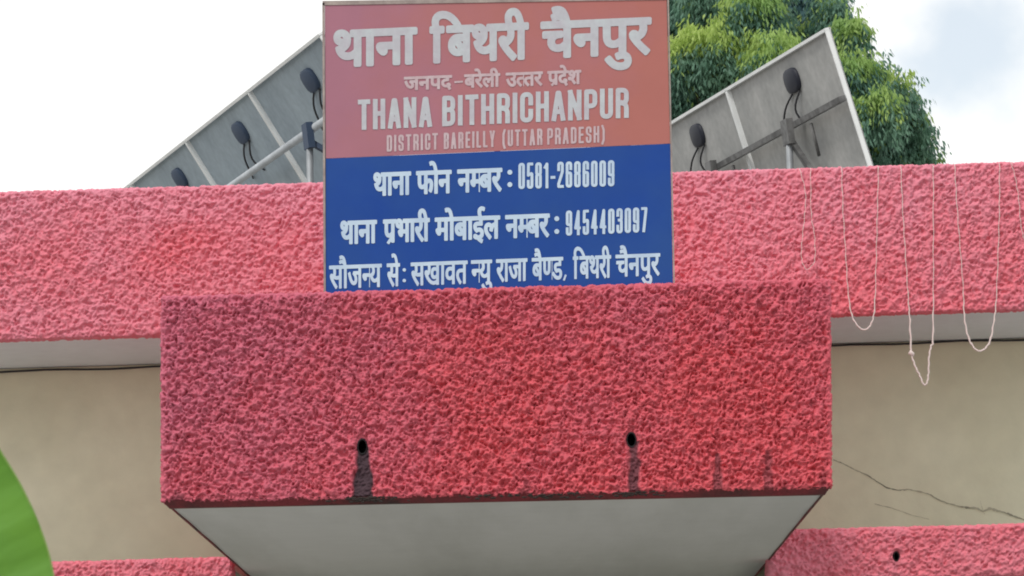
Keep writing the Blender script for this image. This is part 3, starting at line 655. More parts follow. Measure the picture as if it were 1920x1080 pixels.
M['sign_rim'] = mat('weathered sign rim', (0.40, 0.34, 0.31), 0.6, var=(0.25, 0.2, 0.19), var_scale=9, fine=0.1)
M['steel'] = mat('painted steel angle', (0.16, 0.16, 0.17), 0.5, metal=0.3)
M['alu'] = mat('weathered aluminium frame', (0.88, 0.90, 0.90), 0.45, metal=0.0, var=(0.78, 0.80, 0.80), var_scale=6, spec=0.6)
M['backsheet'] = mat('dusty solar backsheet', (0.45, 0.45, 0.44), 0.75, var=(0.34, 0.345, 0.34), var_scale=2.6, fine=0.12, fine_scale=18, stretch=(1, 1, 0.35))
M['backsheet_cool'] = mat('bluish solar backsheet', (0.38, 0.45, 0.50), 0.75, var=(0.31, 0.37, 0.42), var_scale=2.6, fine=0.10, fine_scale=18, stretch=(1, 1, 0.35))
M['glass_cell'] = mat('dark solar cells', (0.012, 0.018, 0.05), 0.12, spec=0.6)
M['jbox'] = mat('dark junction box', (0.022, 0.025, 0.038), 0.5)
M['jbox_cool'] = mat('navy junction box', (0.045, 0.07, 0.12), 0.6)
M['galv'] = mat('galvanised steel', (0.42, 0.44, 0.46), 0.5, metal=0.4, var=(0.3, 0.32, 0.34), var_scale=5)
M['galv_dark'] = mat('rusted dull steel', (0.20, 0.20, 0.20), 0.6, metal=0.2, var=(0.11, 0.11, 0.11), var_scale=9, var_lo=.42, var_hi=.58)
M['pipe'] = mat('white painted pipe', (0.52, 0.56, 0.60), 0.45, var=(0.40, 0.43, 0.46), var_scale=5)
M['string'] = mat('pale cotton string', (0.70, 0.60, 0.57), 0.9)

def leaf_mat(name, color, dark, trans=0.35, rough=0.5, sc=1.3):
    m = mat(name, color, rough, var=dark, var_scale=sc, var_lo=0.35, var_hi=0.65, spec=0.4)
    t = m.node_tree
    b = t.nodes['Principled BSDF']
    tr = t.nodes.new('ShaderNodeBsdfTranslucent')
    l = b.inputs['Base Color'].links[0].from_socket
    t.links.new(l, tr.inputs[0])
    mix = t.nodes.new('ShaderNodeMixShader')
    mix.inputs[0].default_value = trans
    o = t.nodes['Material Output']
    t.links.new(b.outputs[0], mix.inputs[1]); t.links.new(tr.outputs[0], mix.inputs[2])
    t.links.new(mix.outputs[0], o.inputs[0])
    return m
M['leaf_deep'] = leaf_mat('deep green leaves', (0.155, 0.29, 0.19), (0.095, 0.205, 0.16))  # green lifted towards blue, with the haze of the air in the colour
M['leaf_lit'] = leaf_mat('fresh yellow green leaves', (0.48, 0.62, 0.17), (0.30, 0.48, 0.16), trans=0.45)  # sunlight on the clump tops put into the leaf colour
M['leaf_far'] = leaf_mat('dark blue green leaves', (0.10, 0.20, 0.21), (0.065, 0.145, 0.17))
M['bark'] = mat('brown bark', (0.12, 0.09, 0.065), 0.9, var=(0.07, 0.055, 0.04), var_scale=4, bump=0.5, bump_scale=20)

M['bounce_top'] = mat('pale bounce slab', (0.70, 0.68, 0.60), 0.95, var=(0.55, 0.53, 0.47), var_scale=2)  # made this pale so the ledge bounces light onto the wall
# the print turns mauve towards its left side
_t = M['sign_red'].node_tree
_m = [n for n in _t.nodes if n.type == 'MIX'][0]; _f = _m.inputs['Factor'].links[0].from_socket
_x = _t.nodes.new('ShaderNodeTexCoord'); _s = _t.nodes.new('ShaderNodeSeparateXYZ'); _r = _t.nodes.new('ShaderNodeMapRange')
_r.inputs['From Min'].default_value = 0.75; _r.inputs['From Max'].default_value = -0.75
_r.inputs['To Min'].default_value = -0.35; _r.inputs['To Max'].default_value = 0.75
_a = _t.nodes.new('ShaderNodeMath'); _a.operation = 'MULTIPLY_ADD'; _a.inputs[1].default_value = 0.5; _a.use_clamp = True
_t.links.new(_x.outputs['Object'], _s.inputs[0]); _t.links.new(_s.outputs['X'], _r.inputs[0])
_t.links.new(_f, _a.inputs[0]); _t.links.new(_r.outputs[0], _a.inputs[2]); _t.links.new(_a.outputs[0], _m.inputs['Factor'])
# ------------------------------------------------------------------ ground
me = mesh_np('ground', [(-600, -300, 0), (600, -300, 0), (600, 900, 0), (-600, 900, 0)], quads=[(0, 1, 2, 3)])
tag(link('ground', me, M['ground']), kind='structure')

# ------------------------------------------------------------------ the building
DF, DB, DW = 16.0, 20.0, 21.45      # canopy front, parapet front, wall
bld = empty('building', (0, 16, 0))
tag(bld, 'red roughcast police station front with cream wall, parapet band and projecting canopy', 'building')

def yline(x, y0, s):
    return y0 + s * x
# parapet band
XL, XR = -330, 2250
parapet = rough_slab('parapet', [(XL, 359 + 0.03 * 330), (XR, 359 - 0.0295 * XR), (XR, 637 - 0.0300 * XR), (XL, 637 + 0.0300 * 330)],
                     DB, 0.0052, 0.2, M['stucco_back'], amp=0.034, k=0.95, parent=bld, off=4.0, top=0.16, bottom=0.10, mauve_mix=(0.38, 0.25, 0.40, 0.3),
                     stains=[(1500, 330, 470, 5, 2, 0.0)])
# structure behind the parapet
zL = P(XL, 637 + 10, DB).z; zR = P(XR, 637 - 0.03 * XR, DB).z
xl, xr = P(XL, 600, DB).x, P(XR, 600, DB).x
ztL = P(XL, 369, DB).z; ztR = P(XR, 292, DB).z
def soff(x, front_z=None):
    return zL + (zR - zL) * (x - xl) / (xr - xl)
b = MB()
t_ = 0.045
b.hexa([(xl, DB + 0.06, zL + t_), (xr, DB + 0.06, zR + t_), (xr, DB + 0.16, zR + t_), (xl, DB + 0.16, zL + t_),
        (xl, DB + 0.06, ztL - 0.04), (xr, DB + 0.06, ztR - 0.04), (xr, DB + 0.16, ztR - 0.04), (xl, DB + 0.16, ztL - 0.04)])
b.build('parapet_core', M['concrete'], bld)
# soffit under the overhang and the roof slab over it
s1 = 0.03
b = MB()
b.hexa([(xl, DB + 0.10, zL + s1), (xr, DB + 0.10, zR + s1), (xr, DW + 0.3, zR + s1), (xl, DW + 0.3, zL + s1),
        (xl, DB + 0.10, zL + s1 + 0.012), (xr, DB + 0.10, zR + s1 + 0.012), (xr, DW + 0.3, zR + s1 + 0.012), (xl, DW + 0.3, zL + s1 + 0.012)])
b.build('soffit', M['mauve_soffit'], bld)
b = MB()
b.hexa([(xl, DB + 0.17, zL + 0.06), (xr, DB + 0.17, zR + 0.06), (xr, 40, zR + 0.06), (xl, 40, zL + 0.06),
        (xl, DB + 0.17, zL + 0.24), (xr, DB + 0.17, zR + 0.24), (xr, 40, zR + 0.24), (xl, 40, zL + 0.24)])
b.build('roof_slab', M['concrete'], bld)
ROOF = (zL + zR) / 2 + 0.24
# wall, as a gently uneven plaster sheet on a solid body
nx_, nz_ = 90, 50
vs = []
for j in range(nz_ + 1):
    for i in range(nx_ + 1):
        x = xl + (xr - xl) * i / nx_
        z = (soff(x) + s1 - 0.003) * j / nz_
        vs.append((x, DW + 0.004 * math.sin(x * 2.3 + z) * math.cos(z * 3.1 - x), z))
PX0, PX1, PZ = P(304, 940, DF).x + 0.035, P(1557, 914, DF).x - 0.035, P(960, 945, DF).z + 0.01
q = [(j * (nx_ + 1) + i, j * (nx_ + 1) + i + 1, (j + 1) * (nx_ + 1) + i + 1, (j + 1) * (nx_ + 1) + i) for j in range(nz_) for i in range(nx_)
     if not (vs[j * (nx_ + 1) + i][0] > PX0 - 0.08 and vs[j * (nx_ + 1) + i + 1][0] < PX1 + 0.08 and vs[(j + 1) * (nx_ + 1) + i][2] < PZ + 0.12)]
wall = link('wall', mesh_np('wall', vs, quads=q, smooth=True), M['beige'], bld)
b = MB()
b.box((xl, DW + 0.02, 0), (PX0 + 0.01, 39.8, min(zL, zR) - 0.02))
b.box((PX1 - 0.01, DW + 0.02, 0), (xr, 39.8, min(zL, zR) - 0.02))
b.box((PX0 + 0.012, DW + 0.02, PZ + 0.10), (PX1 - 0.012, 39.8, min(zL, zR) - 0.02))
b.box((PX0 + 0.012, 25.0, 0), (PX1 - 0.012, 39.7, PZ + 0.098))
b.build('rear_rooms', M['beige'], bld)
# dark tube added along the soffit joint to draw its shadow gap
pts = []
for i in range(60):
    x = xl + (xr - xl) * i / 59
    pts.append((x, DW - 0.018, soff(x) + s1 - 0.012 - 0.010 * (0.5 + 0.5 * math.sin(x * 1.7)) - 0.004 * math.sin(x * 9)))
MB().tube(pts, 0.007, 6).build('thin_tube', M['thin_tube'], bld)

# crack in the wall
crack_px = [(1562, 862, 1.6), (1585, 871, 2), (1603, 881, 2), (1625, 890, 3), (1643, 902, 3), (1662, 914, 2.5), (1684, 919, 2.5),
            (1705, 918, 2.5), (1722, 921, 3), (1743, 927, 3), (1758, 936, 3), (1775, 943, 3), (1797, 949, 3), (1815, 952, 5), (1832, 953, 6),
            (1843, 959, 5), (1856, 953, 8), (1869, 957, 6), (1884, 961, 4), (1900, 967, 4), (1921, 975, 4), (1960, 990, 4), (2010, 1002, 3)]
def ragged(pxs, D, k=1.0, jit=0.6, sub=5):
    rr = random.Random(3)
    up_, dn_ = [], []
    for a in range(len(pxs) - 1):
        for s in range(sub):
            t = s / sub
            x = pxs[a][0] * (1 - t) + pxs[a + 1][0] * t
            y = pxs[a][1] * (1 - t) + pxs[a + 1][1] * t + rr.uniform(-jit, jit)
            w = (pxs[a][2] * (1 - t) + pxs[a + 1][2] * t) * k * rr.uniform(0.4, 1.2)
            up_.append(P(x, y - w / 2, D)); dn_.append(P(x, y + w / 2, D))
    n = len(up_)
    return [tuple(v) for v in up_ + dn_], [(i, i + 1, n + i + 1, n + i) for i in range(n - 1)]
b = MB(); v, f = ragged(crack_px, DW - 0.0065, 0.85); b.add(v, f)
b.build('crack', M['crack'], wall)
b = MB(); v, f = ragged([(1640, 945, 1), (1680, 955, 1.3), (1710, 966, 1.3), (1750, 975, 1)], DW - 0.0065, 0.8); b.add(v, f)
b.build('crack', M['crack'], wall)
b = MB(); v, f = ragged([(1838, 940, 2), (1840, 948, 3), (1843, 956, 3), (1847, 966, 2)], DW - 0.0070, 0.8); b.add(v, f)
b.build('crack', M['crack'], wall)

# sunshade ledges left and right of the canopy
def ledge(px, off, holes=(), stains=()):
    o = rough_slab('sunshade', px, DB, 0.0052, 0.2, M['stucco_back'], amp=0.034, k=0.95, parent=bld, off=off,
                   top=0.14, bottom=0.05, mauve_mix=(0.5, 0, 0, 0), holes=holes, stains=stains)
    return o
lgL = ledge([(XL, 1066), (435, 1044), (435, 1144), (XL, 1166)], 9.0)
lgR = ledge([(1439, 994), (XR, 973), (XR, 1069), (1439, 1093)], 13.0, holes=[(1681, 1043, 5.5, 9)], stains=[(1681, 1046, 1085, 8, 14, 0.35)])
for i, (x0, x1, ya, yb) in enumerate([(XL, 434, 1166, 1144), (1440, XR, 1093, 1069)]):
    A_, B_ = P(x0, ya - 3, DB + .03), P(x1, yb - 3, DB + .03)
    MB().hexa([(A_.x, A_.y, A_.z), (B_.x, B_.y, B_.z), (B_.x, DW, B_.z), (A_.x, DW, A_.z),
               (A_.x, A_.y, A_.z + .02), (B_.x, B_.y, B_.z + .02), (B_.x, DW, B_.z + .02), (A_.x, DW, A_.z + .02)]).build('soffit', M['mauve_soffit'], (lgL, lgR)[i])
for i, (x0, x1, ya, yb) in enumerate([(XL, 434, 1066, 1044), (1440, XR, 994, 973)]):  # pale slab added on each ledge, out of view, to bounce light
    A_, B_ = P(x0, ya, DB + .09), P(x1, yb, DB + .09)
    MB().hexa([(A_.x, A_.y, A_.z - .06), (B_.x, B_.y, B_.z - .06), (B_.x, DW + .015, B_.z - .06), (A_.x, DW + .015, A_.z - .06),
               (A_.x, A_.y, A_.z - .004), (B_.x, B_.y, B_.z - .004), (B_.x, DW + .015, B_.z - .004), (A_.x, DW + .015, A_.z - .004)]).build('bounce_slab', M['bounce_top'], (lgL, lgR)[i])
def drain(px, py, D, rx, rz, parent):
    """short oval drain pipe set back in its hole"""
    b = MB()
    c = P(px, py, D)
    n = 20; L0, L1 = 0.008, 0.16
    vs = []
    for (dy, k) in ((L0, 1.0), (L1, 1.0), (L0, 0.86), (L1, 0.86)):
        for i in range(n):
            a = 2 * math.pi * i / n
            vs.append((c.x + math.cos(a) * rx * k, D + dy, c.z + math.sin(a) * rz * k))
    fs = []
    for i in range(n):
        j = (i + 1) % n
        fs += [(i, j, n + j, n + i), (2 * n + i, 3 * n + i, 3 * n + j, 2 * n + j), (i, 2 * n + i, 2 * n + j, j)]
    fs.append(tuple(3 * n + i for i in range(n)))
    b.add(vs, fs, True)
    return b.build('drain_pipe', M['pvc'], parent)
drain(1681, 1043, DB, 0.015, 0.026, lgR)

# canopy
cpx = [(302, 556), (1557, 523), (1559, 915), (302, 941)]
fascia = rough_slab('canopy_fascia', cpx, DF, 0.0037, 0.20, M['stucco_front'], amp=0.043, k=1.12, parent=bld, off=0.0, mauve_mix=(0.12, 0.65, 0.35, 0.0),
                    top=0.14, bottom=0.012, rad=0.016,
                    holes=[(679, 837, 9, 14.5), (1184, 824, 8.5, 13.5)],
                    stains=[(681, 838, 945, 25, 44, 0.97), (1189, 826, 935, 20, 30, 0.80), (1345, 850, 932, 10, 24, 0.55),
                            (1440, 845, 925, 16, 20, 0.48), (985, 900, 940, 10, 30, 0.3), (330, 915, 945, 6, 40, 0.35), (1545, 880, 925, 5, 30, 0.3)])
drain(679, 837, DF, 0.0225, 0.037, fascia)
drain(1184, 824, DF, 0.0215, 0.035, fascia)
# chamfered drip edge round the bottom: front strip slopes back and down to the soffit
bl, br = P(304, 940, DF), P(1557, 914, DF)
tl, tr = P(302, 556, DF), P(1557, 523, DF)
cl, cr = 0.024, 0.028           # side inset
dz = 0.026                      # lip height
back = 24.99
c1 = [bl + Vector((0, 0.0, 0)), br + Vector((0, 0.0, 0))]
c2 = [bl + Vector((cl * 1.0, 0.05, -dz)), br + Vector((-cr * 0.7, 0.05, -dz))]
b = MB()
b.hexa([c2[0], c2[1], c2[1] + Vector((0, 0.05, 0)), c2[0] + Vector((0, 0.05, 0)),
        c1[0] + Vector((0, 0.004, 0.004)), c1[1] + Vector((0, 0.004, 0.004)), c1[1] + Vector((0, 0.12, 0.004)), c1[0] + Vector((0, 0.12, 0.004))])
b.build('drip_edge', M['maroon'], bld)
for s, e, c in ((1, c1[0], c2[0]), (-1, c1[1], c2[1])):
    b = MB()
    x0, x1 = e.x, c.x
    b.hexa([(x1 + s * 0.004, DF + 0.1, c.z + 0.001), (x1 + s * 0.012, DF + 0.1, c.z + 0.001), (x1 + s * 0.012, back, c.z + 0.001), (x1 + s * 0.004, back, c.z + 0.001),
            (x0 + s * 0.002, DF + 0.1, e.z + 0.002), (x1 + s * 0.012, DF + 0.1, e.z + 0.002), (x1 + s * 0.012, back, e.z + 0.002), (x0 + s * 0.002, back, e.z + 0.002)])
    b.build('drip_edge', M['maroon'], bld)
# soffit of the canopy, a few millimetres above the lip
so = 0.008
L_, R_ = c2[0] + Vector((0.012, 0, so)), c2[1] + Vector((-0.012, 0, so))
nxs, nys = 60, 80
vs = []
for j in range(nys + 1):
    for i in range(nxs + 1):
        u = i / nxs; v = j / nys
        x = L_.x * (1 - u) + R_.x * u; z = L_.z * (1 - u) + R_.z * u
        y = DF + 0.095 + (back - DF - 0.095) * v
        vs.append((x, y, z + 0.002 * math.sin(x * 4 + y * 2) * math.cos(y * 3.3)))
q = [(j * (nxs + 1) + i, (j + 1) * (nxs + 1) + i, (j + 1) * (nxs + 1) + i + 1, j * (nxs + 1) + i + 1) for j in range(nys) for i in range(nxs)]
link('canopy_soffit', mesh_np('canopy_soffit', vs, quads=q, smooth=True), M['white_soffit'], bld)
# body of the canopy behind the plaster
b = MB()
b.hexa([bl + Vector((0.05, 0.27, 0.02)), br + Vector((-0.05, 0.27, 0.02)), Vector((br.x - 0.02, back, br.z + 0.02)), Vector((bl.x + 0.02, back, bl.z + 0.02)),
        tl + Vector((0.05, 0.27, -0.06)), tr + Vector((-0.05, 0.27, -0.06)), Vector((tr.x - 0.02, DB - 0.02, tr.z - 0.03)), Vector((tl.x + 0.02, DB - 0.02, tl.z - 0.03))])
b.build('canopy_body', M['stucco_front'], bld)
# moss and grime specks along the drip line
b = MB()
rr = random.Random(5)
for i in range(150):
    x = rr.choice([rr.gauss(1000, 60), rr.gauss(1190, 40), rr.gauss(690, 30)])
    if not 310 < x < 1548: continue
    y = 943 - (x - 302) * 0.0205 + rr.uniform(-3, 6)
    c = P(x, y, DF - 0.012 + rr.uniform(-0.002, 0.004))
    w, h = rr.uniform(0.006, 0.02), rr.uniform(0.003, 0.007)
    n = 6
    vs = [c + Vector((0, -0.005, 0))] + [c + Vector((math.cos(k * math.pi / 3) * w * rr.uniform(0.6, 1.1), 0.006, math.sin(k * math.pi / 3) * h * rr.uniform(0.6, 1.1))) for k in range(n)]
    b.add(vs, [(0, 1 + k, 1 + (k + 1) % n) for k in range(n)], True)
o = b.build('moss', mat('black moss', (0.045, 0.035, 0.032), 0.95), bld)
o['kind'] = 'stuff'

# ------------------------------------------------------------------ the sign board
DS = 16.045
sgn = empty('sign_board', (P(935, 540, DS).x, DS, P(935, 536, DS).z))
tag(sgn, 'orange and blue painted sign board in Hindi and English standing on the canopy edge', 'sign')
def quad_panel(name, px, D, m, thick=0.004):
    c = [P(x, y, D) for x, y in px]          # TL TR BR BL
    k = Vector((0, thick, 0))
    b = MB()
    b.hexa([c[3], c[2], c[2] + k, c[3] + k, c[0], c[1], c[1] + k, c[0] + k])
    return b.build(name, m, sgn)
quad_panel('upper_panel', [(609, 9), (1250, -1), (1256.5, 269), (611, 297)], DS, M['sign_red'])
quad_panel('lower_panel', [(611, 297.6), (1256.5, 269.6), (1262, 540), (611, 566)], DS, M['sign_blue'])
# frame: steel angle behind, a folded rim round the sheet
b = MB()
def pbar(b, p0, p1, D, w, h):
    b.bar(P(*p0, D), P(*p1, D), w, h, (1, 0, 0) if abs(p0[0] - p1[0]) < abs(p0[1] - p1[1]) else (0, 0, 1))
for a, c in (((615, 14), (617, 552)), ((1245, 5), (1255, 530)), ((930, 8), (935, 540)), ((612, 16), (1250, 6)), ((614, 290), (1252, 262)), ((617, 548), (1254, 526))):
    pbar(b, a, c, DS + 0.022, 0.028, 0.028)
b.build('frame', M['steel'], sgn)
b = MB()
pbar(b, (606.5, 6), (609, 566), DS + 0.004, 0.010, 0.016)
b.build('rim', M['sign_rim'], sgn)
b = MB()
pbar(b, (1252.5, -4), (1264, 540), DS + 0.004, 0.007, 0.016)
b.build('rim', M['sign_rim'], sgn)
b = MB()
pbar(b, (605, 6.5), (1254, -4), DS + 0.004, 0.020, 0.016)
b.build('rim', M['sign_rim'], sgn)
for px_ in (640, 935, 1230):
    a = P(px_, 500, DS + 0.05); g = Vector((a.x, DS + 0.55, tl.z + 0.02))
    MB().bar(a, g, 0.03, 0.03, (1, 0, 0)).build('prop', M['steel'], sgn)

DT = DS - 0.0025
def line(name, m, box, fn):
    s = Sheet(*box)
    fn(s)
    return link('lettering', s.mesh(name, DT), m, sgn)
def L1(s):
    hd = lambda x: 57.5 - (x - 640) * 0.0425
    s.deva(['थ', 'ा', 'न', 'ा'], 625, 783, hd, 68, 3.7)
    s.deva(['ि', 'ब', 'थ', 'र', 'ी'], 805, 992, hd, 68, 3.7)
    s.deva(['च', 'ै', 'न', 'प', 'ु', 'र'], 1013, 1222, hd, 68, 3.7)
line('headline_hindi', M['letter_top'], (600, 0, 1250, 150), L1)
def L2(s):
    hd = lambda x: 144.5 - (x - 757) * 0.040
    s.deva(['ज', 'न', 'प', 'द'], 757, 848, hd, 25, 1.35)
    s.stroke([(852, 154), (868, 153)], 3.6)
    s.deva(['ब', 'र', 'े', 'ल', 'ी'], 870, 938, hd, 25, 1.35)
    s.deva(['उ', 'त/', 'त', 'र'], 948, 1018, hd, 26, 1.35)
    s.deva(['प*', 'र' if False else 'द', 'े', 'श'], 1026, 1090, hd, 26, 1.35)
line('district_hindi', M['letter_thin'], (740, 110, 1110, 185), L2)
def L3(s):
    hd = lambda x: 187 - (x - 672) * 0.0455
    s.latin('THANA', 671, 810, hd, 57, 9.0)
    s.latin('BITHRICHANPUR', 829, 1179, hd, 57, 9.0)
line('name_english', M['letter_top'], (650, 150, 1200, 260), L3)
def L4(s):
    hd = lambda x: 253.5 - (x - 725) * 0.0435
    s.latin('DISTRICT', 725, 821, hd, 31, 4.2, 3.7)
    s.latin('BAREILLY', 832, 928, hd, 31, 4.2, 3.7)
    s.latin('(UTTAR', 942, 1017, hd, 31, 4.2, 3.7)
    s.latin('PRADESH)', 1026, 1134, hd, 31, 4.2, 3.7)
line('district_english', M['letter_thin'], (710, 220, 1150, 300), L4)
def L5(s):
    hd = lambda x: 324.5 - (x - 700) * 0.039
    s.deva(['थ', 'ा', 'न', 'ा'], 700, 771, hd, 43, 1.8)
    s.deva(['फ', 'ो', 'न'], 780, 847, hd, 43, 1.8)
    s.deva(['न', 'म/', 'ब', 'र'], 857, 942, hd, 43, 1.8)
    s.dot(956, 323, 4.6); s.dot(956, 346, 4.6)
    h2 = lambda x: 305.5 - (x - 975) * 0.030
    s.latin('0581-2686009', 972, 1152, h2, 49, 5.3, 3.6)
line('phone_line', M['letter_blue'], (690, 290, 1170, 385), L5)
def L6(s):
    hd = lambda x: 415 - (x - 640) * 0.0365
    s.deva(['थ', 'ा', 'न', 'ा'], 638, 707, hd, 43, 1.8)
    s.deva(['प*', 'भ', 'ा', 'र', 'ी'], 718, 806, hd, 43, 1.8)
    s.deva(['म', 'ो', 'ब', 'ा', 'ई', 'ल'], 815, 938, hd, 43, 1.8)
    s.deva(['न', 'म/', 'ब', 'र'], 947, 1031, hd, 43, 1.8)
    s.dot(1044, 410, 4.6); s.dot(1044, 434, 4.6)
    h2 = lambda x: 395 - (x - 1061) * 0.045
    s.latin('9454403097', 1061, 1214, h2, 47, 5.2, 3.6)
line('mobile_line', M['letter_blue'], (630, 375, 1230, 480), L6)
def L7(s):
    hd = lambda x: 498.5 - (x - 617) * 0.038
    s.deva(['स', 'ौ', 'ज', 'न/', 'य'], 617, 716, hd, 43, 1.15)
    s.deva(['स', 'े'], 725, 750, hd, 43, 1.15)
    s.dot(758, 506, 3.2); s.dot(758, 526, 3.2)
    s.deva(['स', 'ख', 'ा', 'व', 'त'], 770, 877, hd, 43, 1.15)
    s.deva(['न/', 'य', 'ु'], 883, 923, hd, 42, 1.15)
    s.deva(['र', 'ा', 'ज', 'ा'], 930, 989, hd, 42, 1.15)
    s.deva(['ब', 'ै', 'ण/', 'ड'], 997, 1056, hd, 42, 1.15)
    s.stroke([(1061, 515), (1057, 526)], 3.6)
    s.deva(['ि', 'ब', 'थ', 'र', 'ी'], 1074, 1146, hd, 42, 1.15)
    s.deva(['च', 'ै', 'न', 'प', 'ु', 'र'], 1154, 1238, hd, 41, 1.15)
line('courtesy_line', M['letter_blue'], (610, 440, 1250, 560), L7)

# ------------------------------------------------------------------ solar arrays
def solar(label, O, far, lines, foot, n, pw, back_m, jb_m, cfg):
    """O: near top corner (px, py, D); far: a second picture point of the level top edge;
    foot: picture point a frame side passes through, which sets the tilt"""
    o = P(*O)
    e = (Pz(*far, o.z) - o); e.z = 0; e.normalize()
    nh = Vector((e.y, -e.x, 0))
    if nh.x < 0: nh = -nh
    best = None
    a0 = lines                       # start point on the top edge of the frame side to follow
    st = Pz(*a0, o.z)
    for k in range(200, 880):
        t = R(k / 10)
        d = nh * math.cos(t) - Vector((0, 0, 1)) * math.sin(t)
        x1, y1 = proj(st); x2, y2 = proj(st + d * 0.9)
        ang = math.atan2(foot[0] - a0[0], foot[1] - a0[1]) - math.atan2(x2 - x1, y2 - y1)
        if best is None or abs(ang) < best[0]: best = (abs(ang), t, d)
    tilt, d = best[1], best[2]
    nb = e.cross(d)
    if nb.dot(EYE - o) < 0: nb = -nb
    print('SOLAR tilt', math.degrees(tilt), 'z', o.z, 'len to far', (Pz(*far, o.z) - o).length)
    H = cfg.get('H', 1.0)
    base = o + e * pw * n / 2 + d * H / 2
    root = empty('solar_array', (base.x, base.y, ROOF))
    tag(root, label, 'solar panels', 'solar panel arrays on the roof')
    for i in range(n):
        p0 = o + e * (pw * i + 0.006)
        p1 = o + e * (pw * (i + 1) - 0.006)
        b = MB()
        th = 0.006
        b.hexa([p0 + d * H - nb * 0.028, p1 + d * H - nb * 0.028, p1 - nb * 0.028, p0 - nb * 0.028,
                p0 + d * H - nb * (0.028 - th), p1 + d * H - nb * (0.028 - th), p1 - nb * (0.028 - th), p0 - nb * (0.028 - th)])
        pan = b.build('panel', back_m, root)
        b = MB()
        b.hexa([p0 + d * H - nb * 0.031, p1 + d * H - nb * 0.031, p1 - nb * 0.031, p0 - nb * 0.031,
                p0 + d * H - nb * 0.029, p1 + d * H - nb * 0.029, p1 - nb * 0.029, p0 - nb * 0.029])
        b.build('glass', M['glass_cell'], pan)
        fw = 0.013
        for (a, c, side) in ((p0, p1, d), (p0 + d * H, p1 + d * H, -d), (p0, p0 + d * H, e), (p1, p1 + d * H, -e)):
            k = side * fw
            w = nb * 0.010; w2 = -nb * (0.034 if side == d else 0.030)
            if side is d and a is p0: k = side * 0.022
            if side is e or side == -e:
                a2, c2_ = a + d * fw, c - d * fw
            else:
                a2, c2_ = a, c
            MB().hexa([a2 + w2, c2_ + w2, c2_ + k + w2, a2 + k + w2, a2 + w, c2_ + w, c2_ + k + w, a2 + k + w]).build('frame_rail', M['alu'], pan)
        # junction box and its two cables
        jc = o + e * (pw * (i + cfg['ju'])) + d * cfg['jv'] * H
        vs, fs = [], []
        prof = ((0.0, 1.0), (0.022, 1.0), (0.030, 0.82))
        N = 14
        for (hh, kk) in prof:
            for s in range(N):
                a = 2 * math.pi * s / N
                ca, sa = math.cos(a), math.sin(a)
                r1 = abs(ca) ** 0.7 * math.copysign(1, ca); r2 = abs(sa) ** 0.7 * math.copysign(1, sa)
                vs.append(jc + e * r1 * cfg['jw'] * kk + d * r2 * cfg['jh'] * kk + nb * (hh - 0.022))
        for r_ in range(2):
            for s in range(N):
                s2 = (s + 1) % N
                fs.append((r_ * N + s, r_ * N + s2, (r_ + 1) * N + s2, (r_ + 1) * N + s))
        fs.append(tuple(2 * N + s for s in range(N)))
        b = MB(); b.add(vs, fs, True)
        b.build('junction_box', jb_m, pan)
        for sgn_, du in ((-1, cfg['c1']), (1, cfg['c2'])):
            pts = []
            for s in range(9):
                t = s / 8
                pts.append(jc + e * (sgn_ * 0.05 + du * t + 0.03 * math.sin(t * 5 + sgn_)) + d * (cfg['jh'] + (cfg['cl']) * t) + nb * (0.0 - 0.012 + 0.03 * math.sin(math.pi * t)))
            MB().tube(pts, 0.0075, 6).build('thin_tube', M['thin_tube'], pan)
    # purlin on the back
    g = cfg['purlin_out']
    pv = cfg.get('pv', 0.5)
    pa = o - e * cfg.get('over', 0.0) + d * H * pv + nb * g
    pb = o + e * pw * n + d * H * pv + nb * g
    (MB().tube([pa, pb], 0.028, 12) if cfg.get('round') else MB().bar(pa, pb, cfg.get('pw', 0.055), 0.05, d)).build('purlin', cfg['pm'], root)
    for (u, m_) in cfg['posts']:
        c = o + e * u + d * H * pv + nb * (g + 0.03)
        foot_p = Vector((c.x + 0.0, c.y, ROOF))
        MB().tube([foot_p, c], 0.024, 10).build('post', M['galv'], root)
        # bracket head
        MB().bar(c + Vector((0, 0, 0.05)) - nh * 0.02, c - Vector((0, 0, 0.13)), 0.12, 0.05, e).build('bracket', m_, root)
        # brace down to the lower edge of the panel, and a thin stay
        MB().bar(c - Vector((0, 0, 0.08)), c + d * H * 0.46 - nb * (g - 0.02) - e * 0.16, 0.05, 0.035, e).build('brace', m_, root)
        MB().tube([c - e * 0.34 + d * 0.05 - nb * 0.02, c - e * 0.26 + d * 0.28 - nb * 0.04], 0.012, 6).build('stay', m_, root)
    return root, o, e, d, nb

solar('left solar array of bluish grey panels seen from behind, partly hidden by the sign board',
      (599, 62, 23.6), (240, 346), (468, 178), (551, 312), 4, 1.93, M['backsheet_cool'], M['jbox_cool'],
      dict(ju=0.36, jv=0.22, jw=0.135, jh=0.088, c1=0.05, c2=0.28, cl=0.25, purlin_out=0.15, pm=M['pipe'], posts=[(0.72, M['jbox_cool']), (5.2, M['galv_dark'])], over=0.2, pv=0.52, round=True))
solar('right solar array of brownish grey panels seen from behind, peaking before the tree',
      (1549, 52, 23.6), (1253, 231), (1549, 52), (1632, 314), 3, 2.02, M['backsheet'], M['jbox'],
      dict(ju=0.42, jv=0.20, jw=0.125, jh=0.088, c1=0.10, c2=0.42, cl=0.22, purlin_out=0.045, pm=M['galv_dark'], posts=[(0.95, M['galv_dark']), (2.55, M['galv_dark'])], pv=0.5, pw=0.04))

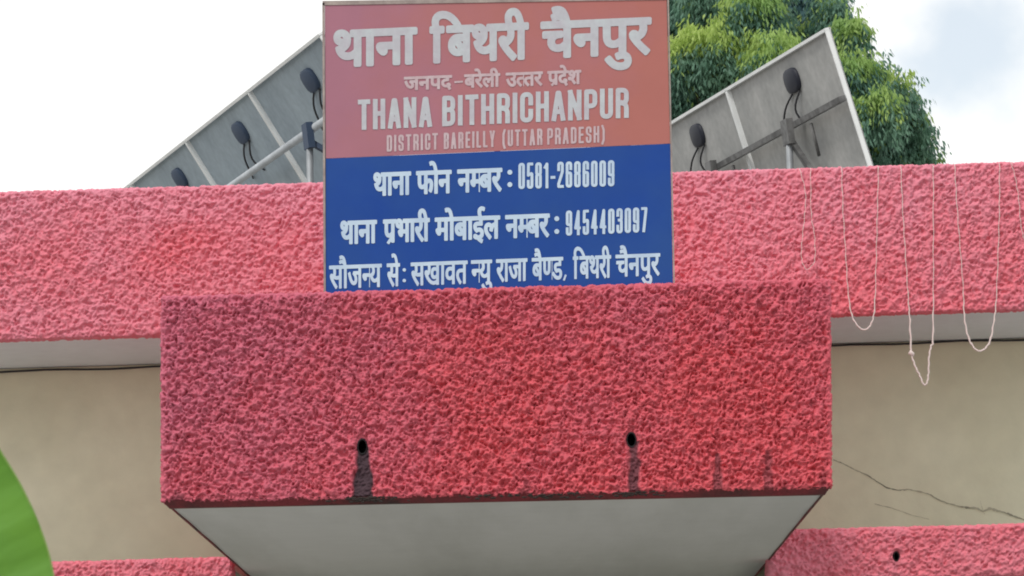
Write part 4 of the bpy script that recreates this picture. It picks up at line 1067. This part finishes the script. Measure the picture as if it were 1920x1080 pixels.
# ------------------------------------------------------------------ strings over the parapet
def string(label, pts, r_top, r_low, group='strings of old garlands hanging over the parapet'):
    """pts: picture points; those over the band lie on its face, those under it hang free"""
    P3 = []
    # smooth the polyline
    fine = []
    for i in range(len(pts) - 1):
        p0 = pts[max(i - 1, 0)]; p1 = pts[i]; p2 = pts[i + 1]; p3 = pts[min(i + 2, len(pts) - 1)]
        n = 6
        for s in range(n):
            t = s / n
            f = lambda a, b, c, d: 0.5 * ((2 * b) + (-a + c) * t + (2 * a - 5 * b + 4 * c - d) * t * t + (-a + 3 * b - 3 * c + d) * t ** 3)
            fine.append((f(p0[0], p1[0], p2[0], p3[0]), f(p0[1], p1[1], p2[1], p3[1])))
    fine.append(pts[-1])
    rad = []
    for k, (x, y) in enumerate(fine):
        P3.append(P(x + 0.8 * math.sin(k * 1.9), y, DB - 0.020))
        low = min(max((y - 540) / 90, 0), 1)
        rad.append((r_top + (r_low - r_top) * low) * (1 + 0.25 * math.sin(k * 2.7)))
    a, c = P3[0], P3[-1]
    head = [a + Vector((0, 0.22, 0.012)), a + Vector((0, 0.05, 0.020))]
    tail = [c + Vector((0, 0.05, 0.020)), c + Vector((0, 0.22, 0.012))]
    P3 = head + P3 + tail; rad = [rad[0]] * 2 + rad + [rad[-1]] * 2
    b = MB(); b.tube(P3, rad, 6)
    o = b.build('string', M['string'])
    return tag(o, label, 'string', group)
string('looped string nearest the canopy, hanging just below the red parapet band',
       [(1578, 316), (1581, 400), (1586, 480), (1590, 545), (1597, 590), (1610, 613), (1623, 618), (1634, 606), (1640, 575), (1643, 480), (1645, 400), (1647, 314)], 0.0021, 0.0055)
kn = string('longest looped string with a small knot and pointed end against the cream wall',
       [(1689, 313), (1693, 400), (1698, 480), (1703, 560), (1706, 600), (1709, 660), (1716, 686), (1725, 705), (1732, 721), (1738, 718), (1741, 700), (1742, 670), (1746, 648), (1749, 640), (1750, 560), (1750, 440), (1750, 312)], 0.0022, 0.0054)
b = MB(); b.tube([P(1704, 664, DB - 0.02), P(1707, 661, DB - 0.02), P(1711, 664, DB - 0.02), P(1713, 668, DB - 0.02)], [0.006, 0.016, 0.014, 0.006], 8); b.build('knot', M['string'], kn)
string('widest looped string at the right, hanging across the grey soffit',
       [(1790, 310), (1794, 380), (1800, 460), (1806, 540), (1808, 590), (1815, 630), (1828, 654), (1842, 657), (1856, 640), (1864, 600), (1868, 560), (1872, 460), (1874, 380), (1874, 307)], 0.0021, 0.0055)
string('short faint string loop beside the canopy corner, wholly on the red band',
       [(1500, 319), (1510, 360), (1509, 400), (1504, 450), (1503, 485), (1512, 505), (1522, 498), (1528, 485), (1527, 440), (1521, 400), (1520, 318)], 0.0018, 0.0018)
string('faint slack string at the far right edge of the red band',
       [(1896, 306), (1903, 330), (1910, 372), (1914, 420), (1922, 450), (1932, 430), (1938, 380), (1940, 304)], 0.0018, 0.0018)

# ------------------------------------------------------------------ trees
def tree(name, label, D, clumps, trunk_px, m_lit, m_shade, n_leaf, leaf=(0.13, 0.03), seed=1, lit_frac=0.5, lean=0.0):
    """clumps: (px, py, rx, ry, depth offset, share of sunlit tops) in picture terms at distance D"""
    g = np.random.default_rng(seed)
    root = empty(name, (P(trunk_px, 540, D).x, D, 0))
    tag(root, label, 'tree')
    s = D / F
    cs = []
    for (x, y, rx, ry, dy, fr) in clumps:
        c = P(x, y, D + dy)
        cs.append((np.array(c), rx * s, ry * s, fr))
    area = np.array([c[1] * c[2] for c in cs]); area = area / area.sum()
    sets = {0: [], 1: []}
    for ci, (c, rx, rz, fr) in enumerate(cs):
        n = int(n_leaf * area[ci])
        nbr = max(n // 16, 4)                     # drooping sprays of sixteen leaves
        dirs = g.normal(size=(nbr, 3)); dirs /= np.linalg.norm(dirs, axis=1, keepdims=True)
        rad = g.random(nbr) ** 0.30
        lump = 0.80 + 0.5 * vnoise(dirs * 0.5 + ci * 3.1, 4.0, ci * 1.7)
        pos = c + dirs * (rad * lump)[:, None] * np.array([rx, rx * 0.9, rz])
        upness = dirs[:, 2] * rad
        sunlit = (upness + g.normal(size=nbr) * 0.30 > 1.10 - fr * 1.10)  # clump tops take the lighter leaves, standing in for sunlight
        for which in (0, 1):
            sel = sunlit if which else ~sunlit
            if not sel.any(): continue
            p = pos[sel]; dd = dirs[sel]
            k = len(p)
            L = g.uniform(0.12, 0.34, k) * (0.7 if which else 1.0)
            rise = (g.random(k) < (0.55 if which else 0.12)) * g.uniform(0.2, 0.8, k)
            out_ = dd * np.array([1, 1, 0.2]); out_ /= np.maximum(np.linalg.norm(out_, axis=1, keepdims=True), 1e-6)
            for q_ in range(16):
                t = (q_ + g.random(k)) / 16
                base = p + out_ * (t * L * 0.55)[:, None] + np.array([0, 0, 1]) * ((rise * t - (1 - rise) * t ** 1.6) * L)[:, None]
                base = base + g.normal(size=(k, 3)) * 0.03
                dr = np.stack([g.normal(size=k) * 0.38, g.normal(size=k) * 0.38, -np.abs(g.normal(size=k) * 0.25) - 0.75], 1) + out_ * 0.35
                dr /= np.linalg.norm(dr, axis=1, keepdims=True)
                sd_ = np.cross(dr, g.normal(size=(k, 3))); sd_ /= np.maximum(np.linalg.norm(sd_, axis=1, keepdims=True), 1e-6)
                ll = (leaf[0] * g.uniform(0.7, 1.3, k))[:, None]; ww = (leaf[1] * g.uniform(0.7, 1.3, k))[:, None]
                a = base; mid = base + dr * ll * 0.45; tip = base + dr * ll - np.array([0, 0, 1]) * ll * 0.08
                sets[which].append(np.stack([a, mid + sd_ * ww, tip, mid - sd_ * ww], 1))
    for which, mm in ((0, m_shade), (1, m_lit)):
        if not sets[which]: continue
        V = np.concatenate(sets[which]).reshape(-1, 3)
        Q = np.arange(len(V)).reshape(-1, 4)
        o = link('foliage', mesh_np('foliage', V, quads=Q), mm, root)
        o['kind'] = 'stuff'
    # trunk and limbs
    base = Vector((root.location.x, D, 0))
    top = Vector(cs[0][0])
    b = MB()
    mids = [base.lerp(top, t) + Vector((0.12 * math.sin(t * 5), 0.1 * math.sin(t * 4), 0)) for t in (0, .2, .4, .6, .8, 1)]
    b.tube(mids, [0.26, 0.2, 0.17, 0.13, 0.09, 0.04], 10)
    b.build('trunk', M['bark'], root)
    for (c, rx, rz, fr) in cs:
        c = Vector(c)
        zt = min(max((c.z - rz * 0.6) * 0.8, 2.5), top.z * 0.9)
        t = min(zt / top.z, 0.95)
        st = base.lerp(top, t)
        mid = st.lerp(c, 0.5) + Vector((0, 0, 0.15))
        MB().tube([st, mid, c], [0.07, 0.045, 0.012], 7).build('limb', M['bark'], root)
    return root

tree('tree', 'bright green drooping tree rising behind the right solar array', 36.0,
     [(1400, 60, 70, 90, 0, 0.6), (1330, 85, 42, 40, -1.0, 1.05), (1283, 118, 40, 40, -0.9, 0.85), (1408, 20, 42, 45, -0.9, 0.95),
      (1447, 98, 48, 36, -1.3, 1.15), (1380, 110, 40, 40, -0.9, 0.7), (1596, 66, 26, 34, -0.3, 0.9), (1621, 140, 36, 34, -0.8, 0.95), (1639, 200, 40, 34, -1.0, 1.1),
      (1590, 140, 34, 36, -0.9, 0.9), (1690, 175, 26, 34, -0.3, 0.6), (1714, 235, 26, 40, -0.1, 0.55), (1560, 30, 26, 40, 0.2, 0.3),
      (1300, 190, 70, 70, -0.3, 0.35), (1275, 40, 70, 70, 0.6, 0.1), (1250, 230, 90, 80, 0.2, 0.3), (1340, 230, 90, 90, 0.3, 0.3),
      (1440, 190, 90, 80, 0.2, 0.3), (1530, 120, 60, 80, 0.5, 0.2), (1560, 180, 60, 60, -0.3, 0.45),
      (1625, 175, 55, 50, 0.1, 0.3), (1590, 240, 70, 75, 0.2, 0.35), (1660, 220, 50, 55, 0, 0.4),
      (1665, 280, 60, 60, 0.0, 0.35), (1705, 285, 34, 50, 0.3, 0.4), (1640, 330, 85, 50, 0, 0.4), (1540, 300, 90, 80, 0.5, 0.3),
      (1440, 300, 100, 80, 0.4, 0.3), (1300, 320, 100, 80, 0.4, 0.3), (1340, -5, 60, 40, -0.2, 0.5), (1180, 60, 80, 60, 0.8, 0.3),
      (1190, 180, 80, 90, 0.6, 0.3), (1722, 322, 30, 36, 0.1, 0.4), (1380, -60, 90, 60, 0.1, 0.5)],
     1420, M['leaf_lit'], M['leaf_deep'], 260000, seed=3, leaf=(0.072, 0.011))
tree('tree', 'dark blue green tree showing behind and above the brighter one', 42.0,
     [(1470, 10, 95, 90, 0, 0.05), (1400, -70, 110, 80, 0, 0.05), (1530, 60, 55, 75, 0.4, 0.1), (1250, 20, 110, 70, 0.3, 0.05),
      (1100, -10, 110, 24, 0.2, 0.05), (960, -16, 70, 22, 0.1, 0.05), (1280, 120, 90, 90, 0.5, 0.05), (1500, -60, 75, 60, 0, 0.1), (1420, 130, 110, 90, 0.5, 0.05),
      (1200, -90, 200, 90, 0.4, 0.1)],
     1330, M['leaf_deep'], M['leaf_far'], 80000, seed=8, leaf=(0.10, 0.018))

# ------------------------------------------------------------------ the big leaf close by
DL = 4.0
pl = empty('banana_plant', (P(-120, 540, DL).x, DL, 0))
tag(pl, 'large smooth green leaf close to the camera at the lower left corner', 'plant')
def blade(name, edge, rib, Dn, cup=0.03):
    """edge and rib: matching picture points; the far half mirrors the near half"""
    n = len(edge); m_ = 14
    vs = []
    for i in range(n):
        r = P(*rib[i], Dn); e = P(*edge[i], Dn)
        w = e - r
        for k in range(-m_, m_ + 1):
            t = k / m_
            p = r + w * abs(t) if t >= 0 else r - Vector((w.x, 0, 0)) * abs(t) * 0.95 + Vector((0, 0, w.z)) * abs(t)
            y = cup * (1 - abs(t) ** 1.5) + 0.0012 * math.sin(i * 1.7 + abs(t) * 2) + 0.004 * math.sin(i * 0.5 + t)
            vs.append((p.x, p.y + y, p.z))
    c = 2 * m_ + 1
    q = [(i * c + k, i * c + k + 1, (i + 1) * c + k + 1, (i + 1) * c + k) for i in range(n - 1) for k in range(c - 1)]
    me = mesh_np(name, vs, quads=q, smooth=True)
    me.flip_normals()
    return me
def interp(pts, n):
    pts = np.array(pts, float)
    t = np.linspace(0, 1, len(pts)); u = np.linspace(0, 1, n)
    # smooth (Catmull-like) through numpy: linear then box filter
    a = np.stack([np.interp(u, t, pts[:, k]) for k in (0, 1)], 1)
    for _ in range(3):
        a[1:-1] = (a[:-2] + a[1:-1] * 2 + a[2:]) / 4
    return [tuple(x) for x in a]
E_ = [(-78, 735), (-35, 790), (2, 848), (36, 903), (66, 965), (90, 1030), (102, 1085), (104, 1150), (92, 1230), (62, 1320), (10, 1410), (-60, 1490), (-112, 1540)]
Rb = [(-80, 733), (-84, 800), (-88, 870), (-92, 940), (-96, 1010), (-100, 1080), (-104, 1150), (-108, 1220), (-112, 1290), (-115, 1360), (-118, 1430), (-119, 1500), (-120, 1545)]
lm = leaf_mat('big green leaf', (0.15, 0.34, 0.04), (0.115, 0.28, 0.05), trans=0.3, rough=0.5, sc=3)
t = lm.node_tree
bs = t.nodes['Principled BSDF']
wv = t.nodes.new('ShaderNodeTexWave'); wv.wave_type = 'BANDS'; wv.bands_direction = 'Z'
wv.inputs['Scale'].default_value = 26; wv.inputs['Distortion'].default_value = 4.0; wv.inputs['Detail'].default_value = 1
tcn = t.nodes.new('ShaderNodeTexCoord'); mpn = t.nodes.new('ShaderNodeMapping'); mpn.inputs['Rotation'].default_value = (0, R(28), 0)
bp = t.nodes.new('ShaderNodeBump'); bp.inputs['Strength'].default_value = 0.05; bp.inputs['Distance'].default_value = 0.004
t.links.new(tcn.outputs['Object'], mpn.inputs[0]); t.links.new(mpn.outputs[0], wv.inputs['Vector'])
t.links.new(wv.outputs['Fac'], bp.inputs['Height']); t.links.new(bp.outputs[0], bs.inputs['Normal'])
lf = link('leaf', blade('leaf', interp(E_, 60), interp(Rb, 60), DL), lm, pl)
rim = MB()
ep = interp(E_, 60)
rim.tube([P(x, y, DL - 0.0008) for x, y in ep], 0.0012, 6)
rim.build('leaf_margin', leaf_mat('pale leaf margin', (0.30, 0.46, 0.12), (0.25, 0.4, 0.1), trans=0.3), lf)
rb = interp(Rb, 30)
MB().tube([P(x, y, DL + 0.028) for x, y in rb], [0.002 + 0.006 * i / 29 for i in range(30)], 8).build('midrib', leaf_mat('pale rib', (0.2, 0.33, 0.1), (0.16, 0.28, 0.08)), lf)
a = P(*rb[-1], DL + 0.028)
MB().tube([(a.x, a.y, a.z), (a.x - 0.01, a.y + 0.01, a.z * 0.7), (a.x - 0.02, a.y + 0.02, a.z * 0.35), (a.x - 0.02, a.y + 0.02, 0)], [0.009, 0.016, 0.026, 0.036], 12).build('stem', leaf_mat('green stem', (0.12, 0.22, 0.06), (0.1, 0.17, 0.05), trans=0.05), pl)
